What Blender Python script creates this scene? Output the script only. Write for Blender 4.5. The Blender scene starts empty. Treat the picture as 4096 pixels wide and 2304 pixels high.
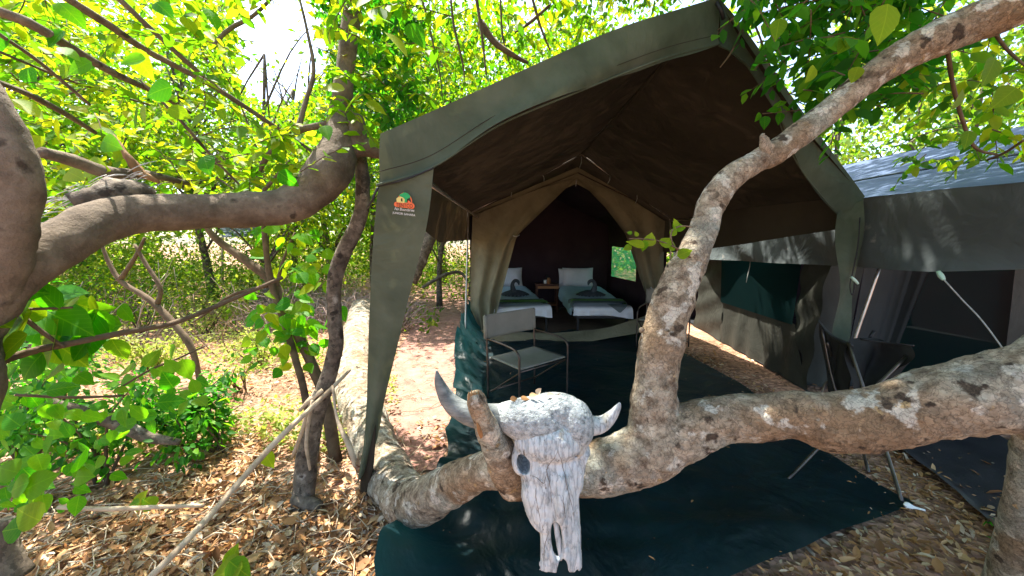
import bpy, bmesh, math, random
import numpy as np
from mathutils import Vector, Matrix, Quaternion, noise

# ------------------------------------------------------------------ camera, light, exposure
scene = bpy.context.scene
COL = scene.collection
F4 = 1450.0                       # focal length in pixels of the 4096 px photograph
PITCH = math.atan(167.0 / F4)
CAM = Vector((0, 0, 1.6))
cam_data = bpy.data.cameras.new('camera')
cam_data.sensor_width = 36.0
cam_data.lens = 36.0 * F4 / 4096.0
cam_data.clip_start = 0.05
cam_data.clip_end = 2000
cam = bpy.data.objects.new('camera', cam_data)
cam.location = CAM
cam.rotation_euler = (math.pi / 2 - PITCH, 0, 0)
COL.objects.link(cam)
scene.camera = cam

SUN_EL, SUN_AZ = 65.0, -38.0      # degrees; azimuth measured from +Y (ahead), negative = left
world = bpy.data.worlds.new('World')
scene.world = world
world.use_nodes = True
wn = world.node_tree.nodes
wl = world.node_tree.links
wn.clear()
wo = wn.new('ShaderNodeOutputWorld')
wb = wn.new('ShaderNodeBackground')
ws = wn.new('ShaderNodeTexSky')
ws.sky_type = 'NISHITA'
ws.sun_disc = False
ws.sun_elevation = math.radians(SUN_EL)
ws.sun_rotation = math.radians(SUN_AZ)
ws.dust_density = 2.5
wb.inputs['Strength'].default_value = 0.15
wl.new(ws.outputs[0], wb.inputs[0])
wl.new(wb.outputs[0], wo.inputs[0])
sun_data = bpy.data.lights.new('sun', 'SUN')
sun_data.energy = 5.0
sun_data.angle = math.radians(0.53)
sun_data.color = (1.0, 0.93, 0.82)
sun = bpy.data.objects.new('sun', sun_data)
sd = Vector((math.sin(math.radians(SUN_AZ)) * math.cos(math.radians(SUN_EL)),
             math.cos(math.radians(SUN_AZ)) * math.cos(math.radians(SUN_EL)),
             math.sin(math.radians(SUN_EL))))
sun.rotation_euler = sd.to_track_quat('Z', 'Y').to_euler()
sun.location = (-6, 8, 14)
COL.objects.link(sun)
scene.view_settings.view_transform = 'Standard'
scene.view_settings.look = 'None'
scene.view_settings.gamma = 1.0
scene.view_settings.exposure = 2.05
try:
    scene.cycles.max_bounces = 8
    scene.cycles.diffuse_bounces = 4
    scene.cycles.transparent_max_bounces = 8
    scene.cycles.use_denoising = True
except Exception:
    pass

rng = random.Random(7)
nrg = np.random.default_rng(11)
cp, sp = math.cos(PITCH), math.sin(PITCH)
FWD, UPV = Vector((0, cp, -sp)), Vector((0, sp, cp))


def ray(x, y):
    return FWD + Vector((1, 0, 0)) * ((x - 2048) / F4) + UPV * ((1152 - y) / F4)


def D(x, y, dep):                 # point seen at photo pixel (x, y), dep metres ahead
    r = ray(x, y)
    return CAM + r * (dep / r.y)


def A(x, y, dep):                 # same, dep measured along the lens axis
    return CAM + ray(x, y) * dep


def Gd(x, y, z=0.0):              # same, on the horizontal plane z
    r = ray(x, y)
    return CAM + r * ((z - CAM.z) / r.z)


def proj(P):                      # numpy N x 3 -> photo pixels, used for measuring
    d = P - np.array(CAM)
    ax = d @ np.array(FWD)
    return 2048 + F4 * d[:, 0] / ax, 1152 - F4 * (d @ np.array(UPV)) / ax, ax


# ------------------------------------------------------------------ materials
def new_mat(name):
    m = bpy.data.materials.new(name)
    m.use_nodes = True
    nt = m.node_tree
    b = nt.nodes['Principled BSDF']
    return m, nt, b


def ramp(nt, cols, lo=0.3, hi=0.7):
    r = nt.nodes.new('ShaderNodeValToRGB')
    e = r.color_ramp.elements
    while len(e) < len(cols):
        e.new(0.5)
    for i, c in enumerate(cols):
        e[i].position = lo + (hi - lo) * i / max(1, len(cols) - 1)
        e[i].color = (c[0], c[1], c[2], 1)
    return r


def mk(name, cols, scale=5.0, rough=0.8, bump=0.0, bscale=40.0, detail=6.0, stretch=(1, 1, 1), trans=None,
       spec=0.3, metal=0.0, lo=0.3, hi=0.7, bdist=0.01, weave=0.0, coat=0.0, crack=0.0, crackscale=12.0, spots=None, spots2=None, crease=0.0, plates=0.0, platescale=30.0, more=()):
    m, nt, b = new_mat(name)
    L = nt.links
    tc = nt.nodes.new('ShaderNodeTexCoord')
    mp = nt.nodes.new('ShaderNodeMapping')
    mp.inputs['Scale'].default_value = stretch
    L.new(tc.outputs['Object'], mp.inputs[0])
    n1 = nt.nodes.new('ShaderNodeTexNoise')
    n1.inputs['Scale'].default_value = scale
    n1.inputs['Detail'].default_value = detail
    n1.inputs['Roughness'].default_value = 0.6
    L.new(mp.outputs[0], n1.inputs['Vector'])
    r = ramp(nt, cols, lo, hi)
    L.new(n1.outputs['Fac'], r.inputs[0])
    colout = r.outputs[0]
    hsock = None
    for spots in [q for q in (spots, spots2, *more) if q]:   # patches of another colour: (colour, scale, threshold)
        n3 = nt.nodes.new('ShaderNodeTexNoise')
        n3.inputs['Scale'].default_value = spots[1]
        n3.inputs['Detail'].default_value = 5.0
        L.new(mp.outputs[0], n3.inputs['Vector'])
        r3 = ramp(nt, [(0, 0, 0), (1, 1, 1)], spots[2], spots[2] + (spots[3] if len(spots) > 3 else 0.06))
        L.new(n3.outputs['Fac'], r3.inputs[0])
        mx = nt.nodes.new('ShaderNodeMixRGB')
        mx.inputs['Color2'].default_value = (*spots[0], 1)
        L.new(r3.outputs[0], mx.inputs['Fac'])
        L.new(colout, mx.inputs['Color1'])
        colout = mx.outputs[0]
    if crack > 0:
        v = nt.nodes.new('ShaderNodeTexVoronoi')
        v.feature = 'DISTANCE_TO_EDGE'
        v.inputs['Scale'].default_value = crackscale
        wv = nt.nodes.new('ShaderNodeVectorMath')
        wv.operation = 'MULTIPLY_ADD'
        wv.inputs[1].default_value = (0.09, 0.09, 0.09)
        L.new(n1.outputs['Color'], wv.inputs[0])
        L.new(mp.outputs[0], wv.inputs[2])
        L.new(wv.outputs[0], v.inputs['Vector'])
        rc = ramp(nt, [(1 - crack,) * 3, (1, 1, 1)], 0.0, 0.10)
        L.new(v.outputs['Distance'], rc.inputs[0])
        mx = nt.nodes.new('ShaderNodeMixRGB')
        mx.blend_type = 'MULTIPLY'
        mx.inputs['Fac'].default_value = 1.0
        L.new(colout, mx.inputs['Color1'])
        L.new(rc.outputs[0], mx.inputs['Color2'])
        colout = mx.outputs[0]
        hsock = rc.outputs[0]
    if plates > 0:                # flaking bark plates: ragged cells of slightly different tone
        nd = nt.nodes.new('ShaderNodeTexNoise')
        nd.inputs['Scale'].default_value = platescale * 1.3
        nd.inputs['Detail'].default_value = 8
        L.new(mp.outputs[0], nd.inputs['Vector'])
        wv = nt.nodes.new('ShaderNodeVectorMath')
        wv.operation = 'MULTIPLY_ADD'
        wv.inputs[1].default_value = (2.2 / platescale,) * 3
        L.new(nd.outputs['Color'], wv.inputs[0])
        L.new(mp.outputs[0], wv.inputs[2])
        v = nt.nodes.new('ShaderNodeTexVoronoi')
        v.inputs['Scale'].default_value = platescale
        L.new(wv.outputs[0], v.inputs['Vector'])
        sc = nt.nodes.new('ShaderNodeSeparateColor')
        L.new(v.outputs['Color'], sc.inputs[0])
        rp = ramp(nt, [(1 - plates,) * 3, (1, 1, 1), (1 + plates * .8,) * 3], 0.0, 1.0)
        L.new(sc.outputs[0], rp.inputs[0])
        mx = nt.nodes.new('ShaderNodeMixRGB')
        mx.blend_type = 'MULTIPLY'
        mx.inputs['Fac'].default_value = 1.0
        L.new(colout, mx.inputs['Color1'])
        L.new(rp.outputs[0], mx.inputs['Color2'])
        colout = mx.outputs[0]
        hsock = sc.outputs[0]
    L.new(colout, b.inputs['Base Color'])
    b.inputs['Roughness'].default_value = rough
    b.inputs['Specular IOR Level'].default_value = spec
    b.inputs['Metallic'].default_value = metal
    b.inputs['Coat Weight'].default_value = coat
    if bump > 0:
        n2 = nt.nodes.new('ShaderNodeTexNoise')
        n2.inputs['Scale'].default_value = bscale
        n2.inputs['Detail'].default_value = 8.0
        n2.inputs['Roughness'].default_value = 0.65
        L.new(mp.outputs[0], n2.inputs['Vector'])
        h = n2.outputs['Fac']
        if hsock is not None:
            ad = nt.nodes.new('ShaderNodeMath')
            ad.operation = 'ADD'
            L.new(h, ad.inputs[0])
            L.new(hsock, ad.inputs[1])
            h = ad.outputs[0]
        bp = nt.nodes.new('ShaderNodeBump')
        bp.inputs['Strength'].default_value = bump
        bp.inputs['Distance'].default_value = bdist
        L.new(h, bp.inputs['Height'])
        if crease > 0:            # slack creases and pull marks in cloth
            n4 = nt.nodes.new('ShaderNodeTexNoise')
            n4.inputs['Scale'].default_value = 2.6
            n4.inputs['Detail'].default_value = 4
            n4.inputs['Distortion'].default_value = 0.5
            L.new(tc.outputs['Object'], n4.inputs['Vector'])
            b4 = nt.nodes.new('ShaderNodeBump')
            b4.inputs['Strength'].default_value = crease
            b4.inputs['Distance'].default_value = 0.09
            L.new(n4.outputs['Fac'], b4.inputs['Height'])
            L.new(b4.outputs[0], bp.inputs['Normal'])
        L.new(bp.outputs[0], b.inputs['Normal'])
    if trans:
        t = nt.nodes.new('ShaderNodeBsdfTranslucent')
        t.inputs['Color'].default_value = (*trans[0], 1)
        ms = nt.nodes.new('ShaderNodeMixShader')
        ms.inputs[0].default_value = trans[1]
        out = nt.nodes['Material Output']
        L.new(b.outputs[0], ms.inputs[1])
        L.new(t.outputs[0], ms.inputs[2])
        L.new(ms.outputs[0], out.inputs[0])
    return m


def leaf_mat(name, cols, tcols, fac=0.45, rough=0.45):
    m, nt, b = new_mat(name)
    L = nt.links
    at = nt.nodes.new('ShaderNodeAttribute')
    at.attribute_name = 'tint'
    oi = nt.nodes.new('ShaderNodeObjectInfo')
    ad = nt.nodes.new('ShaderNodeMath')
    ad.operation = 'ADD'
    mu = nt.nodes.new('ShaderNodeMath')
    mu.operation = 'MULTIPLY'
    mu.inputs[1].default_value = 0.25
    L.new(oi.outputs['Random'], mu.inputs[0])
    L.new(at.outputs['Fac'], ad.inputs[0])
    L.new(mu.outputs[0], ad.inputs[1])
    r1 = ramp(nt, cols, 0.05, 1.15)
    r2 = ramp(nt, tcols, 0.05, 1.15)
    L.new(ad.outputs[0], r1.inputs[0])
    L.new(ad.outputs[0], r2.inputs[0])
    L.new(r1.outputs[0], b.inputs['Base Color'])
    b.inputs['Roughness'].default_value = rough
    b.inputs['Specular IOR Level'].default_value = 0.22
    t = nt.nodes.new('ShaderNodeBsdfTranslucent')
    L.new(r2.outputs[0], t.inputs['Color'])
    ms = nt.nodes.new('ShaderNodeMixShader')
    ms.inputs[0].default_value = fac
    L.new(b.outputs[0], ms.inputs[1])
    L.new(t.outputs[0], ms.inputs[2])
    L.new(ms.outputs[0], nt.nodes['Material Output'].inputs[0])
    return m


def mesh_mat(name, col, open_fac, tcol):
    """woven insect netting: partly open, partly threads"""
    m, nt, b = new_mat(name)
    L = nt.links
    b.inputs['Base Color'].default_value = (*col, 1)
    b.inputs['Roughness'].default_value = 0.9
    b.inputs['Specular IOR Level'].default_value = 0.05
    tr = nt.nodes.new('ShaderNodeBsdfTransparent')
    tl = nt.nodes.new('ShaderNodeBsdfTranslucent')
    tl.inputs[0].default_value = (*tcol, 1)
    m1 = nt.nodes.new('ShaderNodeMixShader')
    m1.inputs[0].default_value = 0.6
    L.new(b.outputs[0], m1.inputs[1])
    L.new(tl.outputs[0], m1.inputs[2])
    m2 = nt.nodes.new('ShaderNodeMixShader')
    m2.inputs[0].default_value = open_fac
    L.new(m1.outputs[0], m2.inputs[1])
    L.new(tr.outputs[0], m2.inputs[2])
    L.new(m2.outputs[0], nt.nodes['Material Output'].inputs[0])
    return m


M = {}
M['canvas'] = mk('olive_canvas', [(0.046, 0.062, 0.042), (0.068, 0.086, 0.06), (0.09, 0.11, 0.08)], 3.2, 0.85, 0.25, 260, bdist=0.002, crease=.5,
                 trans=((0.12, 0.12, 0.06), 0.06), spec=0.2, spots=((0.095, 0.112, 0.085), 3.3, 0.60, .15), spots2=((0.055, 0.07, 0.05), 2.1, 0.66, .1))
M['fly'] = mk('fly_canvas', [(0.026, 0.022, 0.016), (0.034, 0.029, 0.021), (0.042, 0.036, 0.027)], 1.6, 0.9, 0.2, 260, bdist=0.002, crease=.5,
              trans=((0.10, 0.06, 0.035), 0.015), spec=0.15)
M['skirt'] = mk('skirt_canvas', [(0.032, 0.029, 0.021), (0.05, 0.045, 0.033)], 2.0, 0.85, 0.2, 260, bdist=0.002, trans=((0.15, 0.09, 0.04), 0.06), spec=0.2)
M['tentwall'] = mk('tent_wall_canvas', [(0.125, 0.115, 0.07), (0.175, 0.16, 0.10), (0.21, 0.19, 0.12)], 2.5, 0.85, 0.25, 220, bdist=0.002, crease=.6, spec=0.2)
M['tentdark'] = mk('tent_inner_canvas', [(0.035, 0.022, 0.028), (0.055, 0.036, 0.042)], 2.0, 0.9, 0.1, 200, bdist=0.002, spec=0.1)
M['tentfloor'] = mk('tent_floor_cloth', [(0.15, 0.10, 0.07), (0.24, 0.165, 0.115)], 3.0, 0.8, 0.2, 90, bdist=0.004)
M['canvas2'] = mk('grey_canvas', [(0.055, 0.070, 0.074), (0.08, 0.10, 0.105)], 2.0, 0.75, 0.2, 220, bdist=0.002, crease=.6, trans=((0.1, 0.1, 0.08), 0.06), spec=0.35,
                  spots=((0.22, 0.215, 0.20), 4.2, 0.67))
M['roof2'] = mk('roof_canvas', [(0.045, 0.075, 0.14), (0.065, 0.10, 0.18)], 2.0, 0.6, 0.15, 180, bdist=0.002, spec=0.25, crease=.3,
                spots=((0.14, 0.165, 0.21), 1.6, 0.66), stretch=(1, 0.35, 1))
M['wall2'] = mk('dark_wall_canvas', [(0.024, 0.025, 0.02), (0.038, 0.04, 0.032)], 2.5, 0.7, 0.2, 200, bdist=0.002, spec=0.3, crease=.3)
M['grey2'] = mk('slate_canvas', [(0.022, 0.025, 0.025), (0.034, 0.038, 0.037)], 2.5, 0.7, 0.2, 200, bdist=0.002, spec=0.3, crease=.3)
M['tarp'] = mk('teal_groundsheet', [(0.002, 0.009, 0.0125), (0.003, 0.0145, 0.019), (0.005, 0.024, 0.030)], 1.8, 0.45, 0.35, 14, bdist=0.02, spec=0.3, crease=.8, trans=((0.03, 0.24, 0.30), 0.30), spots=((0.020, 0.028, 0.030), 3.5, 0.56, .2), spots2=((0.05, 0.05, 0.046), 16.0, 0.70))
M['tarp2'] = mk('black_groundsheet', [(0.012, 0.014, 0.017), (0.03, 0.032, 0.036)], 2.0, 0.45, 0.4, 35, bdist=0.01, spec=0.5)
M['bark'] = mk('mottled_bark', [(0.17, 0.12, 0.08), (0.34, 0.27, 0.19), (0.48, 0.40, 0.295), (0.58, 0.51, 0.40)], 22.0, 0.9, 1.0, 60, bdist=0.03, lo=0.34, hi=0.68, detail=10,
               plates=.30, platescale=42, crack=.5, crackscale=44, spots=((0.30, 0.205, 0.12), 2.6, 0.47, .2), spots2=((0.40, 0.41, 0.34), 3.4, 0.54, .12),
               more=(((0.64, 0.59, 0.49), 12.0, 0.575, .04), ((0.085, 0.06, 0.04), 15.0, 0.61, .05), ((0.50, 0.36, 0.18), 21.0, 0.68, .03)))
M['barkd'] = mk('brown_limb_bark', [(0.085, 0.064, 0.046), (0.145, 0.112, 0.082), (0.21, 0.17, 0.128)], 9.0, 0.95, 0.7, 60, bdist=0.012, detail=10, plates=.12, platescale=60,
                spots=((0.27, 0.24, 0.19), 4.0, 0.66), spots2=((0.06, 0.045, 0.033), 9.0, 0.64))
M['bark2'] = mk('grey_bark', [(0.055, 0.042, 0.032), (0.12, 0.095, 0.072), (0.20, 0.165, 0.13)], 9.0, 0.9, 0.7, 50, bdist=0.01, plates=.4, platescale=40, spots=((.27,.24,.2),8.,.62), spots2=((.04,.03,.022),13.,.6))
M['twig'] = mk('twig_bark', [(0.07, 0.045, 0.028), (0.15, 0.105, 0.065)], 14.0, 0.9, 0.4, 60)
M['rawwood'] = mk('torn_wood', [(0.10, 0.05, 0.022), (0.24, 0.125, 0.05), (0.34, 0.20, 0.095)], 22.0, 0.85, 0.8, 70, stretch=(1, 1, 0.25))
M['deadwood'] = mk('dead_wood', [(0.22, 0.16, 0.10), (0.42, 0.33, 0.23), (0.52, 0.43, 0.31)], 12.0, 0.85, 0.5, 60)
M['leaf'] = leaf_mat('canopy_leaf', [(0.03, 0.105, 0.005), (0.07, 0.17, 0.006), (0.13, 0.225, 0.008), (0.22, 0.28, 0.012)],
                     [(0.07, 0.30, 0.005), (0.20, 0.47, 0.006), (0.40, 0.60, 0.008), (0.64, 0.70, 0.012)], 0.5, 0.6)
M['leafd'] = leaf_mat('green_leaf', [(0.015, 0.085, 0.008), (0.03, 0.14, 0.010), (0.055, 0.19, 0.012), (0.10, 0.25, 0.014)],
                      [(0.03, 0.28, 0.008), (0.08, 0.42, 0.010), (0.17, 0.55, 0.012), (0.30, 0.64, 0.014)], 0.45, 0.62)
M['leaff'] = leaf_mat('far_leaf', [(0.03, 0.095, 0.008), (0.065, 0.15, 0.012), (0.12, 0.20, 0.018), (0.19, 0.24, 0.03)],
                      [(0.10, 0.30, 0.010), (0.22, 0.44, 0.014), (0.38, 0.54, 0.02), (0.5, 0.56, 0.05)], 0.42, 0.65)
M['weed'] = leaf_mat('weed_leaf', [(0.10, 0.17, 0.02), (0.18, 0.24, 0.03), (0.28, 0.30, 0.06)],
                     [(0.3, 0.48, 0.03), (0.48, 0.6, 0.05), (0.6, 0.6, 0.12)], 0.4, 0.6)
M['litter'] = leaf_mat('dry_leaf_litter', [(0.11, 0.055, 0.026), (0.27, 0.14, 0.06), (0.44, 0.235, 0.095), (0.50, 0.35, 0.185), (0.54, 0.45, 0.33)],
                       [(0.2, 0.08, 0.03), (0.4, 0.16, 0.05), (0.5, 0.24, 0.08), (0.5, 0.32, 0.16), (0.5, 0.38, 0.22)], 0.2, 0.7)
M['bone'] = mk('weathered_bone', [(0.17, 0.20, 0.215), (0.34, 0.38, 0.395), (0.47, 0.505, 0.515)], 20.0, 0.75, 0.5, 90, bdist=0.004,
               stretch=(3.0, 3.0, 0.7), lo=0.28, hi=0.6, spec=0.25, spots=((.30,.33,.34),26.,.64), spots2=((.40,.385,.33),6.,.58), crack=.38, crackscale=15, more=(((.13,.12,.10),30.,.66,.05),))
M['boss'] = mk('pitted_horn_boss', [(0.12, 0.14, 0.145), (0.32, 0.355, 0.36), (0.42, 0.455, 0.46)], 70.0, 0.8, 1.0, 110, bdist=0.008, detail=10, plates=.22, platescale=90, crack=.35, crackscale=95,
               lo=0.30, hi=0.60, spec=0.2)
M['horn'] = mk('grey_horn', [(0.065, 0.072, 0.072), (0.13, 0.145, 0.145), (0.21, 0.23, 0.225)], 30.0, 0.7, 0.6, 90, bdist=0.004, stretch=(0.5, 1.8, 1.8), spec=0.3)
M['chaircloth'] = mk('chair_canvas', [(0.19, 0.185, 0.155), (0.25, 0.24, 0.205)], 4.0, 0.85, 0.2, 240, bdist=0.002)
M['chairdark'] = mk('dark_chair_cloth', [(0.012, 0.012, 0.012), (0.03, 0.03, 0.028)], 6.0, 0.75, 0.2, 200, bdist=0.002)
M['metal'] = mk('brown_steel_tube', [(0.06, 0.05, 0.045), (0.16, 0.135, 0.12)], 8.0, 0.35, metal=0.8, spec=0.5)
M['pole'] = mk('galvanised_pole', [(0.38, 0.34, 0.30), (0.62, 0.56, 0.50)], 7.0, 0.35, metal=0.85, spec=0.5)
M['black'] = mk('black_paint', [(0.01, 0.01, 0.012), (0.02, 0.02, 0.022)], 8.0, 0.5)
M['rope'] = mk('pale_rope', [(0.22, 0.25, 0.24), (0.42, 0.45, 0.42)], 60.0, 0.8, 0.4, 200)
M['clip'] = mk('mint_plastic', [(0.35, 0.55, 0.45), (0.5, 0.68, 0.58)], 8.0, 0.4)
M['sheet'] = mk('white_cotton', [(0.62, 0.64, 0.68), (0.76, 0.77, 0.80)], 4.0, 0.85, 0.3, 30, bdist=0.01)
M['duvet'] = mk('pale_blue_cotton', [(0.40, 0.55, 0.64), (0.50, 0.65, 0.73)], 4.0, 0.85, 0.3, 24, bdist=0.012)
M['green'] = mk('green_throw', [(0.09, 0.25, 0.04), (0.18, 0.36, 0.09)], 9.0, 0.9, 0.4, 120, bdist=0.004)
M['runner'] = mk('grey_runner', [(0.10, 0.125, 0.13), (0.15, 0.175, 0.18)], 9.0, 0.9, 0.4, 120, bdist=0.004)
M['towel'] = mk('charcoal_towel', [(0.05, 0.065, 0.08), (0.085, 0.105, 0.12)], 9.0, 0.95, 0.6, 140, bdist=0.004)
M['wood'] = mk('red_brown_wood', [(0.06, 0.018, 0.01), (0.14, 0.045, 0.022)], 6.0, 0.4, stretch=(1, 6, 6))
M['oak'] = mk('orange_wood', [(0.3, 0.12, 0.04), (0.42, 0.19, 0.07)], 6.0, 0.45, stretch=(1, 6, 6))
M['ceramic'] = mk('white_ceramic', [(0.7, 0.7, 0.68), (0.8, 0.8, 0.78)], 3.0, 0.3)
M['net'] = mesh_mat('green_window_netting', (0.02, 0.34, 0.17), 0.28, (0.04, 0.9, 0.42))
M['neto'] = mesh_mat('added_pale_netting', (0.2, 0.24, 0.25), 0.7, (0.5, 0.6, 0.65))
M['netd'] = mesh_mat('dark_green_netting', (0.003, 0.016, 0.017), 0.08, (0.02, 0.12, 0.10))
M['logo_orange'] = mk('logo_orange', [(0.62, 0.13, 0.05), (0.7, 0.17, 0.07)], 5.0, 0.6)
M['logo_green'] = mk('logo_green', [(0.01, 0.30, 0.10), (0.02, 0.36, 0.13)], 5.0, 0.6)
M['logo_yellow'] = mk('logo_yellow', [(0.55, 0.50, 0.17), (0.62, 0.56, 0.2)], 5.0, 0.6)
M['logo_black'] = mk('logo_black', [(0.02, 0.02, 0.015), (0.03, 0.03, 0.02)], 5.0, 0.6)
M['logo_white'] = mk('logo_white', [(0.55, 0.6, 0.62), (0.66, 0.7, 0.72)], 5.0, 0.6)


def ground_mat():
    m, nt, b = new_mat('leaf_strewn_earth')
    L = nt.links
    tc = nt.nodes.new('ShaderNodeTexCoord')
    n1 = nt.nodes.new('ShaderNodeTexNoise')
    n1.inputs['Scale'].default_value = 1.1
    n1.inputs['Detail'].default_value = 8
    L.new(tc.outputs['Object'], n1.inputs['Vector'])
    r1 = ramp(nt, [(0.17, 0.105, 0.068), (0.31, 0.19, 0.13), (0.44, 0.275, 0.20)], 0.3, 0.7)
    L.new(n1.outputs['Fac'], r1.inputs[0])
    v = nt.nodes.new('ShaderNodeTexVoronoi')
    v.inputs['Scale'].default_value = 26
    L.new(tc.outputs['Object'], v.inputs['Vector'])
    sx = nt.nodes.new('ShaderNodeSeparateColor')
    L.new(v.outputs['Color'], sx.inputs[0])
    r2 = ramp(nt, [(0.4, 0.36, 0.33), (0.9, 0.85, 0.8), (1.7, 1.6, 1.45)], 0.0, 1.0)
    L.new(sx.outputs[0], r2.inputs[0])
    mx = nt.nodes.new('ShaderNodeMixRGB')
    mx.blend_type = 'MULTIPLY'
    mx.inputs['Fac'].default_value = 0.8
    L.new(r1.outputs[0], mx.inputs['Color1'])
    L.new(r2.outputs[0], mx.inputs['Color2'])
    L.new(mx.outputs[0], b.inputs['Base Color'])
    b.inputs['Roughness'].default_value = 0.95
    b.inputs['Specular IOR Level'].default_value = 0.1
    bp = nt.nodes.new('ShaderNodeBump')
    bp.inputs['Strength'].default_value = 0.8
    bp.inputs['Distance'].default_value = 0.03
    L.new(v.outputs['Distance'], bp.inputs['Height'])
    L.new(bp.outputs[0], b.inputs['Normal'])
    return m


M['ground'] = ground_mat()
M['sand'] = mk('pink_sand', [(0.22, 0.118, 0.092), (0.32, 0.18, 0.142), (0.38, 0.23, 0.185)], 6.0, 0.95, 0.8, 45, bdist=0.03, spec=0.1,
               spots=((0.16, 0.12, 0.10), 4.0, 0.67))

# ------------------------------------------------------------------ mesh helpers
ORG = {}


def tag(o, label=None, cat=None, group=None, kind=None):
    if label:
        o['label'] = label
    if cat:
        o['category'] = cat
    if group:
        o['group'] = group
    if kind:
        o['kind'] = kind
    return o


def thing(name, loc, label, cat, group=None, rz=0.0):
    o = bpy.data.objects.new(name, None)
    o.empty_display_size = 0.1
    o.location = loc
    o.rotation_euler = (0, 0, rz)
    COL.objects.link(o)
    ORG[o.name] = Vector(loc)
    return tag(o, label, cat, group)


def org(o):
    while o is not None:
        if o.name in ORG:
            return ORG[o.name]
        o = o.parent
    return Vector((0, 0, 0))


def link(name, me, mat, parent=None):
    if mat is not None and not me.materials:
        me.materials.append(mat)
    o = bpy.data.objects.new(name, me)
    COL.objects.link(o)
    if parent is not None:
        o.parent = parent
    return o


class MB:
    """collects verts and faces; build() makes one mesh object; world=True: vertices given in world space"""

    def __init__(s):
        s.v, s.f = [], []

    def add(s, v, f):
        k = len(s.v)
        s.v.extend(v)
        s.f.extend([tuple(i + k for i in q) for q in f])
        return s

    def box(s, c, size, rot=None):
        c = Vector(c)
        h = Vector(size) / 2
        vs = []
        for x in (-1, 1):
            for y in (-1, 1):
                for z in (-1, 1):
                    p = Vector((x * h.x, y * h.y, z * h.z))
                    if rot is not None:
                        p = rot @ p
                    vs.append(c + p)
        return s.add(vs, [(0, 1, 3, 2), (4, 6, 7, 5), (0, 4, 5, 1), (2, 3, 7, 6), (0, 2, 6, 4), (1, 5, 7, 3)])

    def tube(s, pts, rads, seg=10, sub=5, wob=0.0, wf=4.0, seed=0, smooth=True, flat=1.0):
        v, f = tube_geo(pts, rads, seg, sub, wob, wf, seed, smooth, flat)
        return s.add(v, f)

    def build(s, name, mat, parent=None, smooth=True, world=True, bevel=0.0):
        o0 = org(parent) if (world and parent is not None) else Vector((0, 0, 0))
        me = bpy.data.meshes.new(name)
        me.from_pydata([tuple(Vector(p) - o0) for p in s.v], [], s.f)
        if smooth:
            me.polygons.foreach_set('use_smooth', [True] * len(me.polygons))
        me.update()
        o = link(name, me, mat, parent)
        if bevel > 0:
            md = o.modifiers.new('bevel', 'BEVEL')
            md.width = bevel
            md.segments = 2
            md.limit_method = 'ANGLE'
        return o


def catmull(P, sub):
    """P: list of equal-length tuples"""
    P = [np.array(p, float) for p in P]
    if len(P) < 3:
        return [P[0] + (P[-1] - P[0]) * t for t in np.linspace(0, 1, sub + 1)]
    out = []
    n = len(P)
    for i in range(n - 1):
        p0 = P[i - 1] if i > 0 else 2 * P[0] - P[1]
        p1, p2 = P[i], P[i + 1]
        p3 = P[i + 2] if i + 2 < n else 2 * P[-1] - P[-2]
        for k in range(sub):
            t = k / sub
            out.append(0.5 * (2 * p1 + (p2 - p0) * t + (2 * p0 - 5 * p1 + 4 * p2 - p3) * t * t + (3 * p1 - p0 - 3 * p2 + p3) * t ** 3))
    out.append(P[-1])
    return out


def tube_geo(pts, rads, seg=10, sub=5, wob=0.0, wf=4.0, seed=0, smooth=True, flat=1.0):
    if not hasattr(rads, '__len__'):
        rads = [rads] * len(pts)
    q = [(*p, r) for p, r in zip(pts, rads)]
    C = catmull(q, sub) if smooth else [np.array(a) for a in q]
    pts = [Vector(c[:3]) for c in C]
    rads = [max(1e-4, c[3]) for c in C]
    v, f = [], []
    t = (pts[1] - pts[0]).normalized()
    n = t.orthogonal().normalized()
    for i, p in enumerate(pts):
        tn = (pts[min(i + 1, len(pts) - 1)] - pts[max(i - 1, 0)]).normalized()
        n = (n - tn * n.dot(tn))
        n = n.normalized() if n.length > 1e-6 else tn.orthogonal().normalized()
        b = tn.cross(n)
        for k in range(seg):
            a = 2 * math.pi * k / seg
            dirv = n * math.cos(a) + b * (math.sin(a) * flat)
            r = rads[i]
            if wob:
                s3 = p + dirv * r
                o = Vector((seed * 3.1, seed * 1.7, seed * 2.3))
                r *= 1 + wob * noise.noise(s3 * wf + o) + wob * 0.45 * noise.noise(s3 * wf * 3.1 + o) + wob * 0.28 * noise.noise(s3 * wf * 8.3 + o)
            v.append(p + dirv * r)
    m = len(pts)
    for i in range(m - 1):
        for k in range(seg):
            f.append((i * seg + k, i * seg + (k + 1) % seg, (i + 1) * seg + (k + 1) % seg, (i + 1) * seg + k))
    f.append(tuple(range(seg - 1, -1, -1)))
    f.append(tuple((m - 1) * seg + k for k in range(seg)))
    return v, f


def resample(poly, n):
    poly = [Vector(p) for p in poly]
    L = [0.0]
    for a, b in zip(poly, poly[1:]):
        L.append(L[-1] + (b - a).length)
    out = []
    j = 0
    for i in range(n):
        s = L[-1] * i / (n - 1)
        while j < len(poly) - 2 and L[j + 1] < s:
            j += 1
        d = L[j + 1] - L[j]
        out.append(poly[j].lerp(poly[j + 1], 0 if d < 1e-9 else min(1, (s - L[j]) / d)))
    return out


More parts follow.
